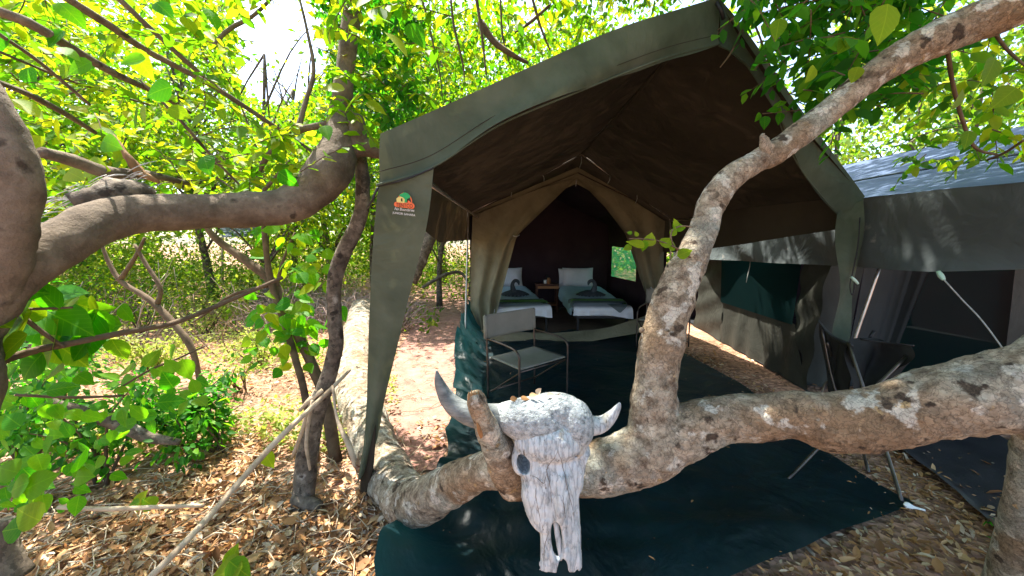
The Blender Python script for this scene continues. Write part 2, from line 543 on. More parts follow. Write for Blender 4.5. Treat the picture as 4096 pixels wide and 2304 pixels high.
def loft(curves, nu=20, nv=8, disp=None, curved=True):
    """cloth through a list of polylines; disp(u, v, p) -> offset Vector"""
    R = [resample(catmull([tuple(p) for p in c], 6) if (curved and len(c) > 2) else c, nu + 1) for c in curves]
    rows = []
    spans = len(R) - 1
    for i in range(spans):
        for k in range(nv):
            rows.append((i + k / nv, None))
    rows.append((spans, None))
    v = []
    cols = []
    for j in range(nu + 1):
        cols.append([np.array(x) for x in catmull([tuple(R[i][j]) for i in range(len(R))], nv)] if len(R) > 2 else
                    [np.array(R[0][j].lerp(R[1][j], k / nv)) for k in range(nv + 1)])
    nr = len(cols[0])
    for i in range(nr):
        for j in range(nu + 1):
            p = Vector(cols[j][i])
            if disp:
                p = p + disp(j / nu, i / (nr - 1), p)
            v.append(p)
    f = []
    w = nu + 1
    for i in range(nr - 1):
        for j in range(nu):
            f.append((i * w + j, i * w + j + 1, (i + 1) * w + j + 1, (i + 1) * w + j))
    return v, f


def cloth(name, curves, mat, parent, nu=20, nv=8, disp=None, curved=True, thick=0.0):
    v, f = loft(curves, nu, nv, disp, curved)
    o = MB().add(v, f).build(name, mat, parent)
    if thick:
        md = o.modifiers.new('thickness', 'SOLIDIFY')
        md.thickness = thick
        md.offset = 0
    return o


def nz(p, f=1.0, s=0.0):
    return noise.noise(Vector((p[0] * f + s, p[1] * f - s * 0.7, p[2] * f + s * 1.3)))


# ---- leaves
# unit leaf: along +x from 0 to 1, width in y, normal z
LV = np.array([(0, 0, 0), (0.32, -0.27, 0.06), (0.32, 0.27, 0.06), (0.45, 0, -0.03), (0.72, -0.2, 0.04), (0.72, 0.2, 0.04), (1, 0, -0.06)], float)
LF = np.array([(0, 1, 3), (0, 3, 2), (1, 4, 3), (3, 5, 2), (3, 4, 6), (3, 6, 5)], int)
DV = np.array([(0, 0, 0), (0.42, -0.28, 0.07), (0.42, 0.28, 0.07), (1, 0, 0), (0.45, 0, -0.03)], float)
DF = np.array([(0, 1, 4), (0, 4, 2), (1, 3, 4), (4, 3, 2)], int)


def unit(a):
    return a / np.maximum(1e-9, np.linalg.norm(a, axis=1, keepdims=True))


def leaves_mesh(name, C, T, N, S, mat, parent=None, shape='d', tint=None, width=1.0):
    """C base points, T along-leaf dirs, N approximate normals, S lengths"""
    o0 = np.array(org(parent)) if parent is not None else np.zeros(3)
    V, Fc = (LV, LF) if shape == 'l' else (DV, DF)
    T = unit(T)
    N = unit(N - T * np.sum(N * T, axis=1, keepdims=True))
    B = np.cross(N, T)
    n = len(C)
    P = (C[:, None, :] - o0 + S[:, None, None] * (V[None, :, 0:1] * T[:, None, :] + np.reshape(width, (-1, 1, 1)) * V[None, :, 1:2] * B[:, None, :] + V[None, :, 2:3] * N[:, None, :]))
    P = P.reshape(-1, 3)
    k = len(V)
    Fa = (Fc[None] + (np.arange(n) * k)[:, None, None]).reshape(-1, 3)
    me = bpy.data.meshes.new(name)
    me.vertices.add(len(P))
    me.vertices.foreach_set('co', P.astype(np.float32).ravel())
    me.loops.add(Fa.size)
    me.loops.foreach_set('vertex_index', Fa.astype(np.int32).ravel())
    me.polygons.add(len(Fa))
    me.polygons.foreach_set('loop_start', np.arange(0, Fa.size, 3, dtype=np.int32))
    me.update(calc_edges=True)
    if tint is None:
        tint = nrg.random(n) ** 1.35
    at = me.attributes.new('tint', 'FLOAT', 'POINT')
    at.data.foreach_set('value', np.repeat(tint, k).astype(np.float32))
    return link(name, me, mat, parent)


def leaf_proto(name, mat, tint=0.4, fold=0.1, curl=0.12, wid=0.34):
    """one large leaf, 14 verts, heart-ovate outline with a drip tip"""
    xs = [0.0, 0.08, 0.25, 0.45, 0.68, 0.86, 1.0]
    ws = [0.02, 0.22, 0.33, 0.32, 0.22, 0.09, 0.0]
    v, f = [], []
    for x, w in zip(xs, ws):
        z = -curl * x * x
        v += [(x, -w * wid / 0.33, z + fold * w), (x, 0, z), (x, w * wid / 0.33, z + fold * w)]
    for i in range(len(xs) - 1):
        a = i * 3
        f += [(a, a + 3, a + 4, a + 1), (a + 1, a + 4, a + 5, a + 2)]
    me = bpy.data.meshes.new(name)
    me.from_pydata(v, [], f)
    me.polygons.foreach_set('use_smooth', [True] * len(me.polygons))
    at = me.attributes.new('tint', 'FLOAT', 'POINT')
    at.data.foreach_set('value', [tint] * len(v))
    me.materials.append(mat)
    return me


def veined_leaf(name, cols, tcols, fac):
    """single broad leaf: pale midrib and side veins along the leaf's own axes, blotches between"""
    m, nt, b = new_mat(name)
    L = nt.links
    N = nt.nodes.new
    tc = N('ShaderNodeTexCoord')
    sx = N('ShaderNodeSeparateXYZ')
    L.new(tc.outputs['Object'], sx.inputs[0])

    def math_(op, a, bb=None):
        q = N('ShaderNodeMath')
        q.operation = op
        for i, s_ in enumerate((a, bb)):
            if s_ is None:
                continue
            if isinstance(s_, (int, float)):
                q.inputs[i].default_value = s_
            else:
                L.new(s_, q.inputs[i])
        return q.outputs[0]
    ay = math_('ABSOLUTE', sx.outputs[1])
    mid = math_('LESS_THAN', ay, 0.014)
    side = math_('FRACT', math_('MULTIPLY', math_('SUBTRACT', sx.outputs[0], math_('MULTIPLY', ay, 0.8)), 7.0))
    sv = math_('LESS_THAN', side, 0.10)
    vein = math_('MAXIMUM', mid, math_('MULTIPLY', sv, 0.55))
    nn = N('ShaderNodeTexNoise')
    nn.inputs['Scale'].default_value = 3.5
    nn.inputs['Detail'].default_value = 6
    L.new(tc.outputs['Object'], nn.inputs['Vector'])
    oi = N('ShaderNodeObjectInfo')
    f = math_('ADD', math_('MULTIPLY', nn.outputs['Fac'], 0.5), math_('MULTIPLY', oi.outputs['Random'], 0.75))
    outs = []
    for cc, lift in ((cols, 1.7), (tcols, 1.25)):
        r_ = ramp(nt, cc, 0.1, 1.05)
        L.new(f, r_.inputs[0])
        mx = N('ShaderNodeMixRGB')
        mx.inputs['Color2'].default_value = (min(.9, cc[-1][0] * lift), min(.9, cc[-1][1] * lift), cc[-1][2] * lift, 1)
        L.new(math_('MULTIPLY', vein, 0.5), mx.inputs['Fac'])
        L.new(r_.outputs[0], mx.inputs['Color1'])
        outs.append(mx.outputs[0])
    L.new(outs[0], b.inputs['Base Color'])
    b.inputs['Roughness'].default_value = 0.5
    b.inputs['Specular IOR Level'].default_value = 0.16
    bp = N('ShaderNodeBump')
    bp.inputs['Strength'].default_value = 0.5
    bp.inputs['Distance'].default_value = 0.03
    L.new(math_('SUBTRACT', 1.0, vein), bp.inputs['Height'])
    L.new(bp.outputs[0], b.inputs['Normal'])
    t = N('ShaderNodeBsdfTranslucent')
    L.new(outs[1], t.inputs['Color'])
    ms = N('ShaderNodeMixShader')
    ms.inputs[0].default_value = fac
    L.new(b.outputs[0], ms.inputs[1])
    L.new(t.outputs[0], ms.inputs[2])
    L.new(ms.outputs[0], nt.nodes['Material Output'].inputs[0])
    return m


M['bigleaf'] = veined_leaf('broad_green_leaf', [(0.014, 0.10, 0.003), (0.03, 0.155, 0.004), (0.07, 0.21, 0.006)], [(0.05, 0.42, 0.005), (0.14, 0.58, 0.006), (0.32, 0.70, 0.008)], 0.52)
M['bigleafy'] = veined_leaf('broad_yellow_green_leaf', [(0.045, 0.15, 0.004), (0.10, 0.20, 0.006), (0.17, 0.24, 0.01)], [(0.2, 0.54, 0.005), (0.4, 0.66, 0.007), (0.58, 0.70, 0.012)], 0.52)
PROTO = [leaf_proto('leaf', M['bigleaf'], t, f, c, w) for t, f, c, w in ((0.1, 0.15, 0.1, 0.36), (0.35, -0.1, 0.2, 0.42), (0.6, 0.25, 0.05, 0.33), (0.8, 0.1, 0.25, 0.38))]
PROTOY = [leaf_proto('leaf', M['bigleafy'], t, f, c, w) for t, f, c, w in ((0.3, 0.15, 0.1, 0.36), (0.6, -0.1, 0.2, 0.4), (0.9, 0.25, 0.05, 0.33))]


def big_leaf(parent, base, direction, normal, size, protos=None, name='leaf'):
    me = rng.choice(protos or PROTO)
    t = Vector(direction).normalized()
    n = Vector(normal)
    n = (n - t * n.dot(t))
    n = n.normalized() if n.length > 1e-5 else t.orthogonal().normalized()
    b = n.cross(t)
    o = bpy.data.objects.new(name, me)
    COL.objects.link(o)
    m = Matrix((t, b, n)).transposed().to_4x4()
    m = m @ Matrix.Scale(size, 4)
    m.translation = Vector(base) - org(parent)
    o.parent = parent
    o.matrix_local = m
    return o


def rand_unit(r=rng):
    while True:
        p = Vector((r.uniform(-1, 1), r.uniform(-1, 1), r.uniform(-1, 1)))
        if 0.05 < p.length < 1:
            return p.normalized()

# ------------------------------------------------------------------ ground and path
def in_tent(x, y):
    """0 inside the flat pitch of the two tents, 1 well outside"""
    dx = max(-1.0 - x, 0, x - 7.5)
    dy = max(0.6 - y, 0, y - 11)
    return min(1.0, math.hypot(dx, dy) / 1.2)


def gh(x, y):
    k = in_tent(x, y)
    p = Vector((x, y, 0))
    h = 0.10 * noise.noise(p * 0.45) + 0.05 * noise.noise(p * 1.3 + Vector((5, 2, 0))) + 0.018 * noise.noise(p * 5.0)
    h = h * k + 0.006 * noise.noise(p * 7) - 0.012
    return h + 0.012 * max(0, math.hypot(x, y) - 9) * k


def axis(fine0, fine1, step, far):
    a = list(np.arange(fine0, fine1 + 1e-6, step))
    s, x = step, fine1
    while x < far:
        s *= 1.25
        x += s
        a.append(x)
    s, x = step, fine0
    while x > -far:
        s *= 1.25
        x -= s
        a.insert(0, x)
    return a


gx, gy = axis(-7, 6, 0.09, 400), axis(-0.5, 11, 0.09, 400)
gv = [(x, y, min(gh(x, y), 2.5)) for y in gy for x in gx]
w = len(gx)
gf = [(j * w + i, j * w + i + 1, (j + 1) * w + i + 1, (j + 1) * w + i) for j in range(len(gy) - 1) for i in range(w - 1)]
ground = MB().add(gv, gf).build('ground', M['ground'])
tag(ground, 'brown earth under the trees strewn with dry leaves', kind='structure')

# pink sand path beside the tent, draped on the ground
pl = [Gd(1590, 1900), Gd(1545, 1650), Gd(1560, 1450), Gd(1640, 1290), Gd(1690, 1190), Gd(1730, 1120)]
pr = [Gd(1780, 1870), Gd(1815, 1650), Gd(1850, 1440), Gd(1885, 1290), Gd(1895, 1190), Gd(1880, 1120)]
pl = resample(pl, 60)
pr = resample(pr, 60)
PATH = list(zip(pl, pr))
pv, pf = [], []
for i in range(60):
    for j in range(15):
        t = j / 14
        p = pl[i].lerp(pr[i], t)
        e = 1 if 0 < j < 14 else 0
        p.x += (0.16 * nz(p, 2.3, 4 + t * 9)) * (1.0 if j in (0, 14) else 0.3)
        pv.append((p.x, p.y, gh(p.x, p.y) + (0.012 + 0.006 * nz(p, 9)) * e + 0.001 - 0.02 * (1 - e)))
for i in range(59):
    for j in range(14):
        pf.append((i * 15 + j, i * 15 + j + 1, (i + 1) * 15 + j + 1, (i + 1) * 15 + j))
path = MB().add(pv, pf).build('path', M['sand'])
tag(path, 'pink sandy path running past the left side of the tent', kind='structure')

# ------------------------------------------------------------------ groundsheet of the near tent
sl = [Gd(1872, 1302), Gd(1835, 1425), Gd(1805, 1650), Gd(1770, 1860), Gd(1725, 2050), Gd(1575, 2270), Vector((-0.62, 1.45, 0)), Vector((-0.5, 1.0, 0))]
sr = [Vector((2.72, 6.35, 0)), Gd(2720, 1410), Gd(2990, 1560), Gd(3300, 1820), Gd(3480, 1930), Gd(3660, 2030)]
poleb = Gd(1857, 1425)


def tarp_disp(u, v, p):
    z = 0.016 + 0.010 * (1 + nz(p, 1.7)) * 1.0 + 0.006 * nz(p, 6)
    d = Vector((p.x - poleb.x, p.y - poleb.y, 0))
    r = d.length
    ang = math.atan2(d.y, d.x)
    z += 0.075 * (1 - abs(math.sin(ang * 9 + 1.2 * nz(p, 2)))) ** 1.5 * math.exp(-r / 1.2) * min(1, r / 0.25)
    e = max(0, 1 - u / 0.13)          # the left edge is bunched up and rises along the tent side
    hh = 0.10 + 0.16 * max(0, 2.1 - p.y) + 0.36 * max(0, min(1, (p.y - 2.9) / 2.6)) ** 1.3
    z += e ** 1.4 * (hh + 0.08 * nz(p, 2.2, 3)) + e * 0.03 * math.sin(p.y * 17 + 3 * nz(p, 1.5)) 
    for (yy, sl_, w_, a_) in ((1.62, .12, .09, .045), (1.95, -.08, .07, .028), (2.5, .2, .12, .02), (1.3, .3, .08, .03), (3.3, -.15, .15, .018)):
        z += a_ * math.exp(-((p.y - yy - sl_ * p.x + .08 * nz(p, 1.3, yy)) / w_) ** 2) * max(0.15, min(1, 2.2 - p.x))
    x = e * 0.09 * nz(p, 3.1, 8)
    z += e * 0.05 * nz(p, 5.5, 2)
    return Vector((x, 0, z))


v_, f_ = loft([sl, [a.lerp(b, 0.5) for a, b in zip(resample(sl, 12), resample(sr, 12))], sr], 110, 55, None, False)
# loft lays rows across; displace with u = across fraction
W_ = 111
nr_ = len(v_) // W_
v_ = [p + tarp_disp((i // W_) / (nr_ - 1), (i % W_) / 110, p) for i, p in enumerate(v_)]
tarp = MB().add(v_, f_).build('groundsheet', M['tarp'])
tag(tarp, 'dark teal groundsheet with crumpled edges spread in front of the open tent', 'groundsheet')

# ------------------------------------------------------------------ the near tent
tent = thing('safari_tent', (1.1, 6.0, 0), 'open brown safari tent with large peaked awning and two beds inside', 'tent')
TA, TP, TB = D(1530, 545, 1.65), D(2872, 2, 2.42), D(3452, 785, 3.25)
BL, BR_, BD = D(1876, 842, 6.2), D(2325, 605, 6.2), D(2692, 872, 6.2)
ext = 0.55


def beyond(a, b, t):
    return a + (b - a) * t


BL2, BR2, BD2 = beyond(TA, BL, 1.7), beyond(TP, BR_, 1.8), beyond(TB, BD, 1.95)


def roof_disp(s):
    def f(u, v, p):
        sag = -0.05 * math.sin(math.pi * v) - 0.03 * math.sin(math.pi * u)
        return Vector((0, 0, sag + 0.010 * nz(p, 1.6, s) + 0.006 * math.sin(p.y * 6 + p.x * 3) * math.sin(math.pi * v)))
    return f


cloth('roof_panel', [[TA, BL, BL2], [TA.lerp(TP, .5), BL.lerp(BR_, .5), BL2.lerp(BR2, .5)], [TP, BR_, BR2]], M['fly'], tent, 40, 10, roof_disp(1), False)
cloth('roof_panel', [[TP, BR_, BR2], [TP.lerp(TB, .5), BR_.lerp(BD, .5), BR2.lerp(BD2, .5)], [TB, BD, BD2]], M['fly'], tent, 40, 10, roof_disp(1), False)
# ridge seam seen from below
MB().tube([TP.lerp(BR_, t) - Vector((0, 0, 0.012 + 0.03 * math.sin(math.pi * t))) for t in (0, .25, .5, .75, 1)], 0.018, 6, 4).build('ridge_seam', M['skirt'], tent)


def val_disp(u, v, p):
    return Vector((0.004 * nz(p, 5), (0.045 * math.sin(u * 7 + v * 2.2) + 0.02 * nz(p, 3)) * (0.2 + v) - 0.02, 0.0))


# front valance: hangs from the front edge of the roof
vt = [TA, D(2000, 325, 1.87), D(2400, 160, 2.09), D(2700, 55, 2.28), TP]
vb = [D(1512, 745, 1.64), D(1735, 672, 1.73), D(2000, 505, 1.87), D(2300, 378, 2.02), D(2640, 245, 2.22), D(2875, 182, 2.40)]
vt = [D(1530, 540, 1.645), D(1580, 518, 1.67), D(1800, 418, 1.77), D(2100, 282, 1.93), D(2450, 132, 2.12), D(2700, 50, 2.29), D(2878, -8, 2.42)]
vm = [D(1515, 660, 1.64), D(1640, 610, 1.68), D(1850, 500, 1.78), D(2100, 395, 1.92), D(2400, 275, 2.07), D(2700, 150, 2.27), D(2880, 95, 2.41)]
cloth('valance', [vt, vm, vb], M['canvas'], tent, 70, 8, val_disp)
wt = [D(2878, -8, 2.42), D(2990, 130, 2.55), D(3210, 445, 2.86), D(3460, 785, 3.24)]
wm = [D(2880, 95, 2.42), D(2960, 200, 2.56), D(3170, 540, 2.86), D(3420, 835, 3.22)]
wb_ = [D(2876, 182, 2.42), D(2950, 225, 2.55), D(3060, 350, 2.72), D(3190, 655, 2.95), D(3350, 860, 3.2)]
cloth('valance', [wt, wm, wb_], M['canvas'], tent, 50, 8, lambda u, v, p: Vector((0, 0.02 * math.sin(u * 9) * v, 0)))
# rows of stitching along the valances
for off_, cur in ((.05, vb),):
    MB().tube([p + Vector((0, -0.034, off_)) for p in cur], 0.002, 5, 8).build('stitching', M['fly'], tent)
# hem bindings (a rolled edge along the lower rim of each valance)
MB().tube([p + Vector((0, -0.022, 0)) for p in vb], 0.006, 6, 8).build('hem', M['canvas'], tent)
MB().tube(wb_, 0.006, 6, 8).build('hem', M['canvas'], tent)


# left leg panel with the printed emblem
def ldep(y):
    return 1.66 + max(0, (y - 745)) / 1235.0 * 0.47


def LPt(x, y, off=0.0):
    return D(x, y, ldep(y) + off)


pe_l = [(1512, 748), (1497, 900), (1482, 1150), (1470, 1400), (1462, 1600), (1452, 1760), (1428, 1930)]
pe_m = [(1620, 715), (1600, 900), (1560, 1150), (1530, 1400), (1505, 1600), (1480, 1760), (1452, 1900)]
pe_r = [(1735, 672), (1708, 900), (1645, 1150), (1585, 1400), (1535, 1600), (1505, 1750), (1470, 1860)]


def pan_disp(u, v, p):
    k = max(0, u - 0.28)
    return Vector((0, 0.05 * k * math.sin(v * 5 + u * 3) + 0.004 * nz(p, 6), 0))


lp_ = cloth('leg_panel', [[LPt(*q) for q in pe_l], [LPt(*q) for q in pe_m], [LPt(*q) for q in pe_r]], M['canvas'], tent, 40, 8, pan_disp)
lp_['label'] = 'tapering olive leg panel with printed emblem'
cloth('panel_fold', [[LPt(1452, 1790, .02), LPt(1442, 1900, .03), LPt(1440, 1985, .05)], [LPt(1500, 1640, .0), LPt(1490, 1850, -.02), LPt(1465, 1990, .02)],
                     [LPt(1512, 1660, .03), LPt(1496, 1850, .05), LPt(1488, 1975, .05)]], M['fly'], tent, 16, 6)
MB().tube([LPt(1512, 745, -.012), LPt(1620, 718, -.014), LPt(1735, 672, -.012)], 0.004, 6, 6).build('seam', M['black'], tent)


def poly_on_panel(name, pts, mat, parent, off):
    n = len(pts)
    MB().add([LPt(x, y, off) for x, y in pts], [tuple(range(n - 1, -1, -1))]).build(name, mat, parent, smooth=False)


def arc(cx, cy, rx, ry, a0, a1, n):
    return [(cx + rx * math.cos(math.radians(a0 + (a1 - a0) * i / n)), cy - ry * math.sin(math.radians(a0 + (a1 - a0) * i / n))) for i in range(n + 1)]


def text_on_panel(body, x0, y0, x1, y1, h, mat, parent, off, slant=0.0, name='lettering'):
    cu = bpy.data.curves.new('lettering', 'FONT')
    cu.body = body
    cu.resolution_u = 3
    ob = bpy.data.objects.new('lettering', cu)
    COL.objects.link(ob)
    bpy.context.view_layer.update()
    me = ob.evaluated_get(bpy.context.evaluated_depsgraph_get()).to_mesh()
    V = [v.co.copy() for v in me.vertices]
    Fs = [tuple(p.vertices) for p in me.polygons]
    ob.to_mesh_clear()
    bpy.data.objects.remove(ob)
    bpy.data.curves.remove(cu)
    mx, Mx = min(v.x for v in V), max(v.x for v in V)
    my, My = min(v.y for v in V), max(v.y for v in V)
    P = []
    for v in V:
        t = (v.x - mx) / (Mx - mx)
        s = (v.y - my) / (My - my)
        P.append(LPt(x0 + (x1 - x0) * t + slant * s, y0 + (y1 - y0) * t - h * s, off))
    MB().add(P, Fs).build(name, mat, parent, smooth=False)


# emblem: arch with umbrella tree and hut, name banner and two lines of white print
ring = arc(1618, 812, 31, 42, 0, 180, 16) + arc(1618, 812, 27, 37, 180, 0, 16)
n_ = 17
MB().add([LPt(x, y, -.010) for x, y in ring], [(i + 1, i, 2 * n_ - 1 - i, 2 * n_ - 2 - i) for i in range(n_ - 1)]).build('emblem_ring', M['logo_orange'], lp_, smooth=False)
poly_on_panel('emblem_tree', [(1619, 812), (1618, 797), (1610, 790), (1600, 786), (1596, 781), (1603, 776), (1609, 773), (1617, 770), (1628, 772), (1634, 776), (1641, 785),
                              (1641, 790), (1633, 794), (1627, 797), (1627, 812)], M['logo_green'], lp_, -.012)
poly_on_panel('emblem_house', [(1587, 808), (1586, 799), (1585, 795), (1592, 789), (1601, 786), (1612, 790), (1619, 797), (1618, 812)], M['logo_yellow'], lp_, -.014)
poly_on_panel('emblem_door', [(1604, 805), (1604, 794), (1609, 793), (1610, 806)], M['logo_black'], lp_, -.016)
poly_on_panel('emblem_hill', [(1630, 812), (1632, 801), (1638, 805), (1648, 813)], M['logo_orange'], lp_, -.014)
poly_on_panel('emblem_banner', arc(1585, 817, 9, 10, 90, 270, 8) + arc(1649, 824, 9, 11, 270, 450, 8), M['logo_orange'], lp_, -.013)
text_on_panel('TENTCO', 1584, 826, 1651, 832, 15, M['logo_black'], lp_, -.016)
text_on_panel('No Boundaries', 1578, 840, 1656, 847, 11, M['logo_white'], lp_, -.010, 3)
text_on_panel('JUNIOR SAHARA', 1570, 857, 1661, 868, 11, M['logo_white'], lp_, -.010)

# right leg panel, narrow strip with a cord and slider
rp_ = cloth('leg_panel', [[D(3350, 850, 3.18), D(3352, 1000, 3.17), D(3348, 1180, 3.15), D(3338, 1360, 3.12)],
                          [D(3455, 800, 3.2), D(3440, 960, 3.2), D(3425, 1150, 3.17), D(3385, 1362, 3.14)]], M['canvas'], tent, 30, 6,
            lambda u, v, p: Vector((0, 0.03 * math.sin(u * 8 + v * 3), 0)))
MB().tube([D(3440, 870, 3.12), D(3432, 980, 3.1), D(3412, 1085, 3.1), D(3400, 1140, 3.1), D(3408, 1180, 3.1), D(3418, 1150, 3.1), D(3415, 1110, 3.1)], 0.005, 6, 5).build('cord', M['black'], tent)
MB().tube([D(3405, 1108, 3.08), D(3420, 1122, 3.08), D(3432, 1135, 3.08)], [0.010, 0.013, 0.009], 8, 4).build('cord_slider', M['clip'], tent)
# buckle and tie at the front left corner, and at the peak
MB().tube([D(1512, 750, 1.63), D(1500, 775, 1.63), D(1490, 800, 1.64), D(1470, 830, 1.7)], 0.006, 6, 4).build('cord', M['black'], tent)
MB().tube([D(2868, 10, 2.38), D(2885, 40, 2.36), D(2895, 75, 2.38)], 0.014, 6, 4).build('buckle', M['black'], tent)

# side skirts
ze = [D(1535, 548, 1.67), D(1640, 645, 2.25), D(1740, 728, 3.0), D(1795, 775, 3.8), BL, BL2]
zb = [D(1560, 700, 1.75), D(1660, 815, 2.3), D(1698, 890, 2.8), D(1742, 970, 3.5), D(1858, 962, 6.2), BL2 - Vector((0, 0, .5))]
cloth('side_skirt', [ze, [a.lerp(b, .5) for a, b in zip(ze, zb)], zb], M['skirt'], tent, 60, 5,
      lambda u, v, p: Vector((0.05 * v * math.sin(u * 26 + v), 0, 0)), False)
we = [TB + Vector((0, 0.02, 0)), D(3200, 808, 3.75), D(3000, 830, 4.4), BD, BD2]
wbq = [D(3370, 912, 3.25), D(3200, 938, 3.7), D(3000, 975, 4.4), D(2690, 1010, 6.2), BD2 - Vector((0, 0, .5))]
cloth('side_skirt', [we, wbq], M['skirt'], tent, 40, 8, lambda u, v, p: Vector((0.04 * v * math.sin(u * 19 + v), 0, 0)), False)

# frame
for a, b, r in ((BR_ + Vector((0, -.03, -.06)), BL + Vector((0.02, -.03, -.05)), .012), (BR_ + Vector((0, -.03, -.06)), BD + Vector((0, -.03, -.05)), .012),
                (TA + Vector((.05, .1, -.1)), BL + Vector((.13, .3, -.10)), .012), (TB + Vector((-.05, .1, -.06)), BD + Vector((-.02, 0, -.05)), .012)):
    MB().tube([a, a.lerp(b, .5), b], r, 8, 2).build('roof_pole', M['pole'], tent)
for pts in ([D(1873, 838, 5.9), D(1868, 1050, 5.7), D(1858, 1420, 5.3)], [D(2680, 872, 5.9), D(2682, 1050, 5.9), D(2672, 1345, 6.3)]):
    MB().tube(pts, .013, 8, 3).build('upright_pole', M['pole'], tent)
MB().tube([D(1885, 838, 6.1), D(1960, 790, 6.1), D(2010, 762, 6.1)], .008, 6, 2).build('brace', M['pole'], tent)
for (x0, y0, x1, y1) in ((2325, 625, 2318, 672), (2168, 695, 2176, 725), (2042, 755, 2044, 786), (2440, 705, 2430, 735), (2548, 780, 2540, 815)):
    MB().tube([D(x0, y0, 6.1), D((x0 + x1) / 2 + 4, (y0 + y1) / 2, 6.12), D(x1, y1, 6.35)], .006, 5, 3).build('hanging_tie', M['rope'], tent)

# the sleeping tent under the awning
YF = 6.42


def fold_disp(k, amp, s=0):
    return lambda u, v, p: Vector((0, amp * math.sin(v * k + 1.2 * u + s) * (0.25 + 0.75 * u) + 0.012 * nz(p, 2.5, s), 0))


fl_o = [D(1890, 868, YF), D(1882, 1050, YF), D(1880, 1235, YF - .05), D(1930, 1345, YF - .15)]
fl_m = [D(2110, 772, YF), D(2005, 950, YF - .02), D(1945, 1190, YF - .12), D(1945, 1350, YF - .15)]
fl_i = [D(2306, 712, YF), D(2200, 815, YF - .05), D(2066, 945, YF - .08), D(2012, 1150, YF - .12), D(1968, 1330, YF - .15)]
fw = cloth('door_flap', [fl_o, fl_m, fl_i], M['tentwall'], tent, 36, 14, fold_disp(16, .06), False)
fr_o = [D(2662, 884, YF), D(2658, 1000, YF), D(2655, 1180, YF), D(2640, 1330, YF - .1)]
fr_m = [D(2500, 790, YF), D(2575, 950, YF - .02), D(2612, 1150, YF - .08), D(2632, 1320, YF - .12)]
fr_i = [D(2306, 712, YF), D(2420, 830, YF - .05), D(2500, 935, YF - .08), D(2556, 1110, YF - .12), D(2622, 1295, YF - .15)]
cloth('door_flap', [fr_o, fr_m, fr_i], M['tentwall'], tent, 36, 14, fold_disp(14, .06, 2), False)
# gable band above the door
cloth('gable_band', [[D(1885, 850, YF + .05), D(2310, 668, YF + .05), D(2665, 870, YF + .05)], [D(1905, 905, YF + .06), D(2306, 735, YF + .06), D(2645, 925, YF + .06)]],
      M['tentwall'], tent, 40, 3, None, False)
MB().tube([D(2306, 720, YF - .1), D(2303, 745, YF - .12)], .008, 6, 2).build('zip_pull', M['rope'], tent)
MB().tube([D(2052, 943, YF - .14), D(2066, 946, YF - .16), D(2078, 940, YF - .14)], .010, 6, 3).build('flap_tie', M['rope'], tent)
MB().tube([D(2603, 1148, YF - .14), D(2610, 1160, YF - .16), D(2606, 1176, YF - .14)], .010, 6, 3).build('flap_tie', M['rope'], tent)
sill_t = [D(1935, 1308, 6.3), D(2100, 1328, 6.2), D(2250, 1330, 6.15), D(2400, 1315, 6.15), D(2510, 1285, 6.2), D(2640, 1250, 6.3)]
sill_b = [D(1905, 1345, 6.05), D(2000, 1366, 5.9), D(2150, 1376, 5.85), D(2300, 1372, 5.85), D(2450, 1352, 5.9), D(2640, 1315, 6.0)]
cloth('door_sill', [sill_t, sill_b], M['tentwall'], tent, 40, 5, lambda u, v, p: Vector((0, 0.03 * math.sin(u * 15 + v * 3), 0)))
xl0, xr0, xl1, xr1, yb = -0.74, 2.73, -0.62, 2.44, 9.3
wallz, apz, apx = 2.12, 2.86, 1.14
Vt = Vector
def lw(y, z):                     # point on the left wall
    t = (y - YF) / (yb - YF)
    return Vt((xl0 + (xl1 - xl0) * t, y, z))


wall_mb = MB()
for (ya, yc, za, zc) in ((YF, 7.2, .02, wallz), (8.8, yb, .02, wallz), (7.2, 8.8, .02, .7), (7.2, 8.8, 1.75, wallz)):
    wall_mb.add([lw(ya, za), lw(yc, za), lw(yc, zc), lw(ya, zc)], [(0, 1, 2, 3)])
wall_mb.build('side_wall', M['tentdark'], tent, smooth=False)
MB().add([lw(7.2, .7), lw(8.8, .7), lw(8.8, 1.75), lw(7.2, 1.75)], [(0, 1, 2, 3)]).build('window_net', M['neto'], tent, smooth=False)  # unseen left window, added to let light onto the beds
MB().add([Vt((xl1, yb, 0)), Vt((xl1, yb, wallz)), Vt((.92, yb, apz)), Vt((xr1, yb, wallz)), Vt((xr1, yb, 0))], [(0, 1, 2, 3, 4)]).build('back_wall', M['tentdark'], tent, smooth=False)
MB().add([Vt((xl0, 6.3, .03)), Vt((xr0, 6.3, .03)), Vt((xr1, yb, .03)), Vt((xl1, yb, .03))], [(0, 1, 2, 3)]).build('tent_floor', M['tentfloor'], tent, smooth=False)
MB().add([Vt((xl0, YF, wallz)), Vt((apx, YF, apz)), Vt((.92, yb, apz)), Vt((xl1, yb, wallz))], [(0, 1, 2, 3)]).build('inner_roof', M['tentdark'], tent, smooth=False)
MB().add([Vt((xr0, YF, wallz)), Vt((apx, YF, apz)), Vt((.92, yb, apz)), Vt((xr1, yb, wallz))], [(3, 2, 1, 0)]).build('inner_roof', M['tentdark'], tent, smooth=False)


def rw(y, z):                     # point on the right wall
    t = (y - YF) / (yb - YF)
    return Vt((xr0 + (xr1 - xr0) * t, y, z))


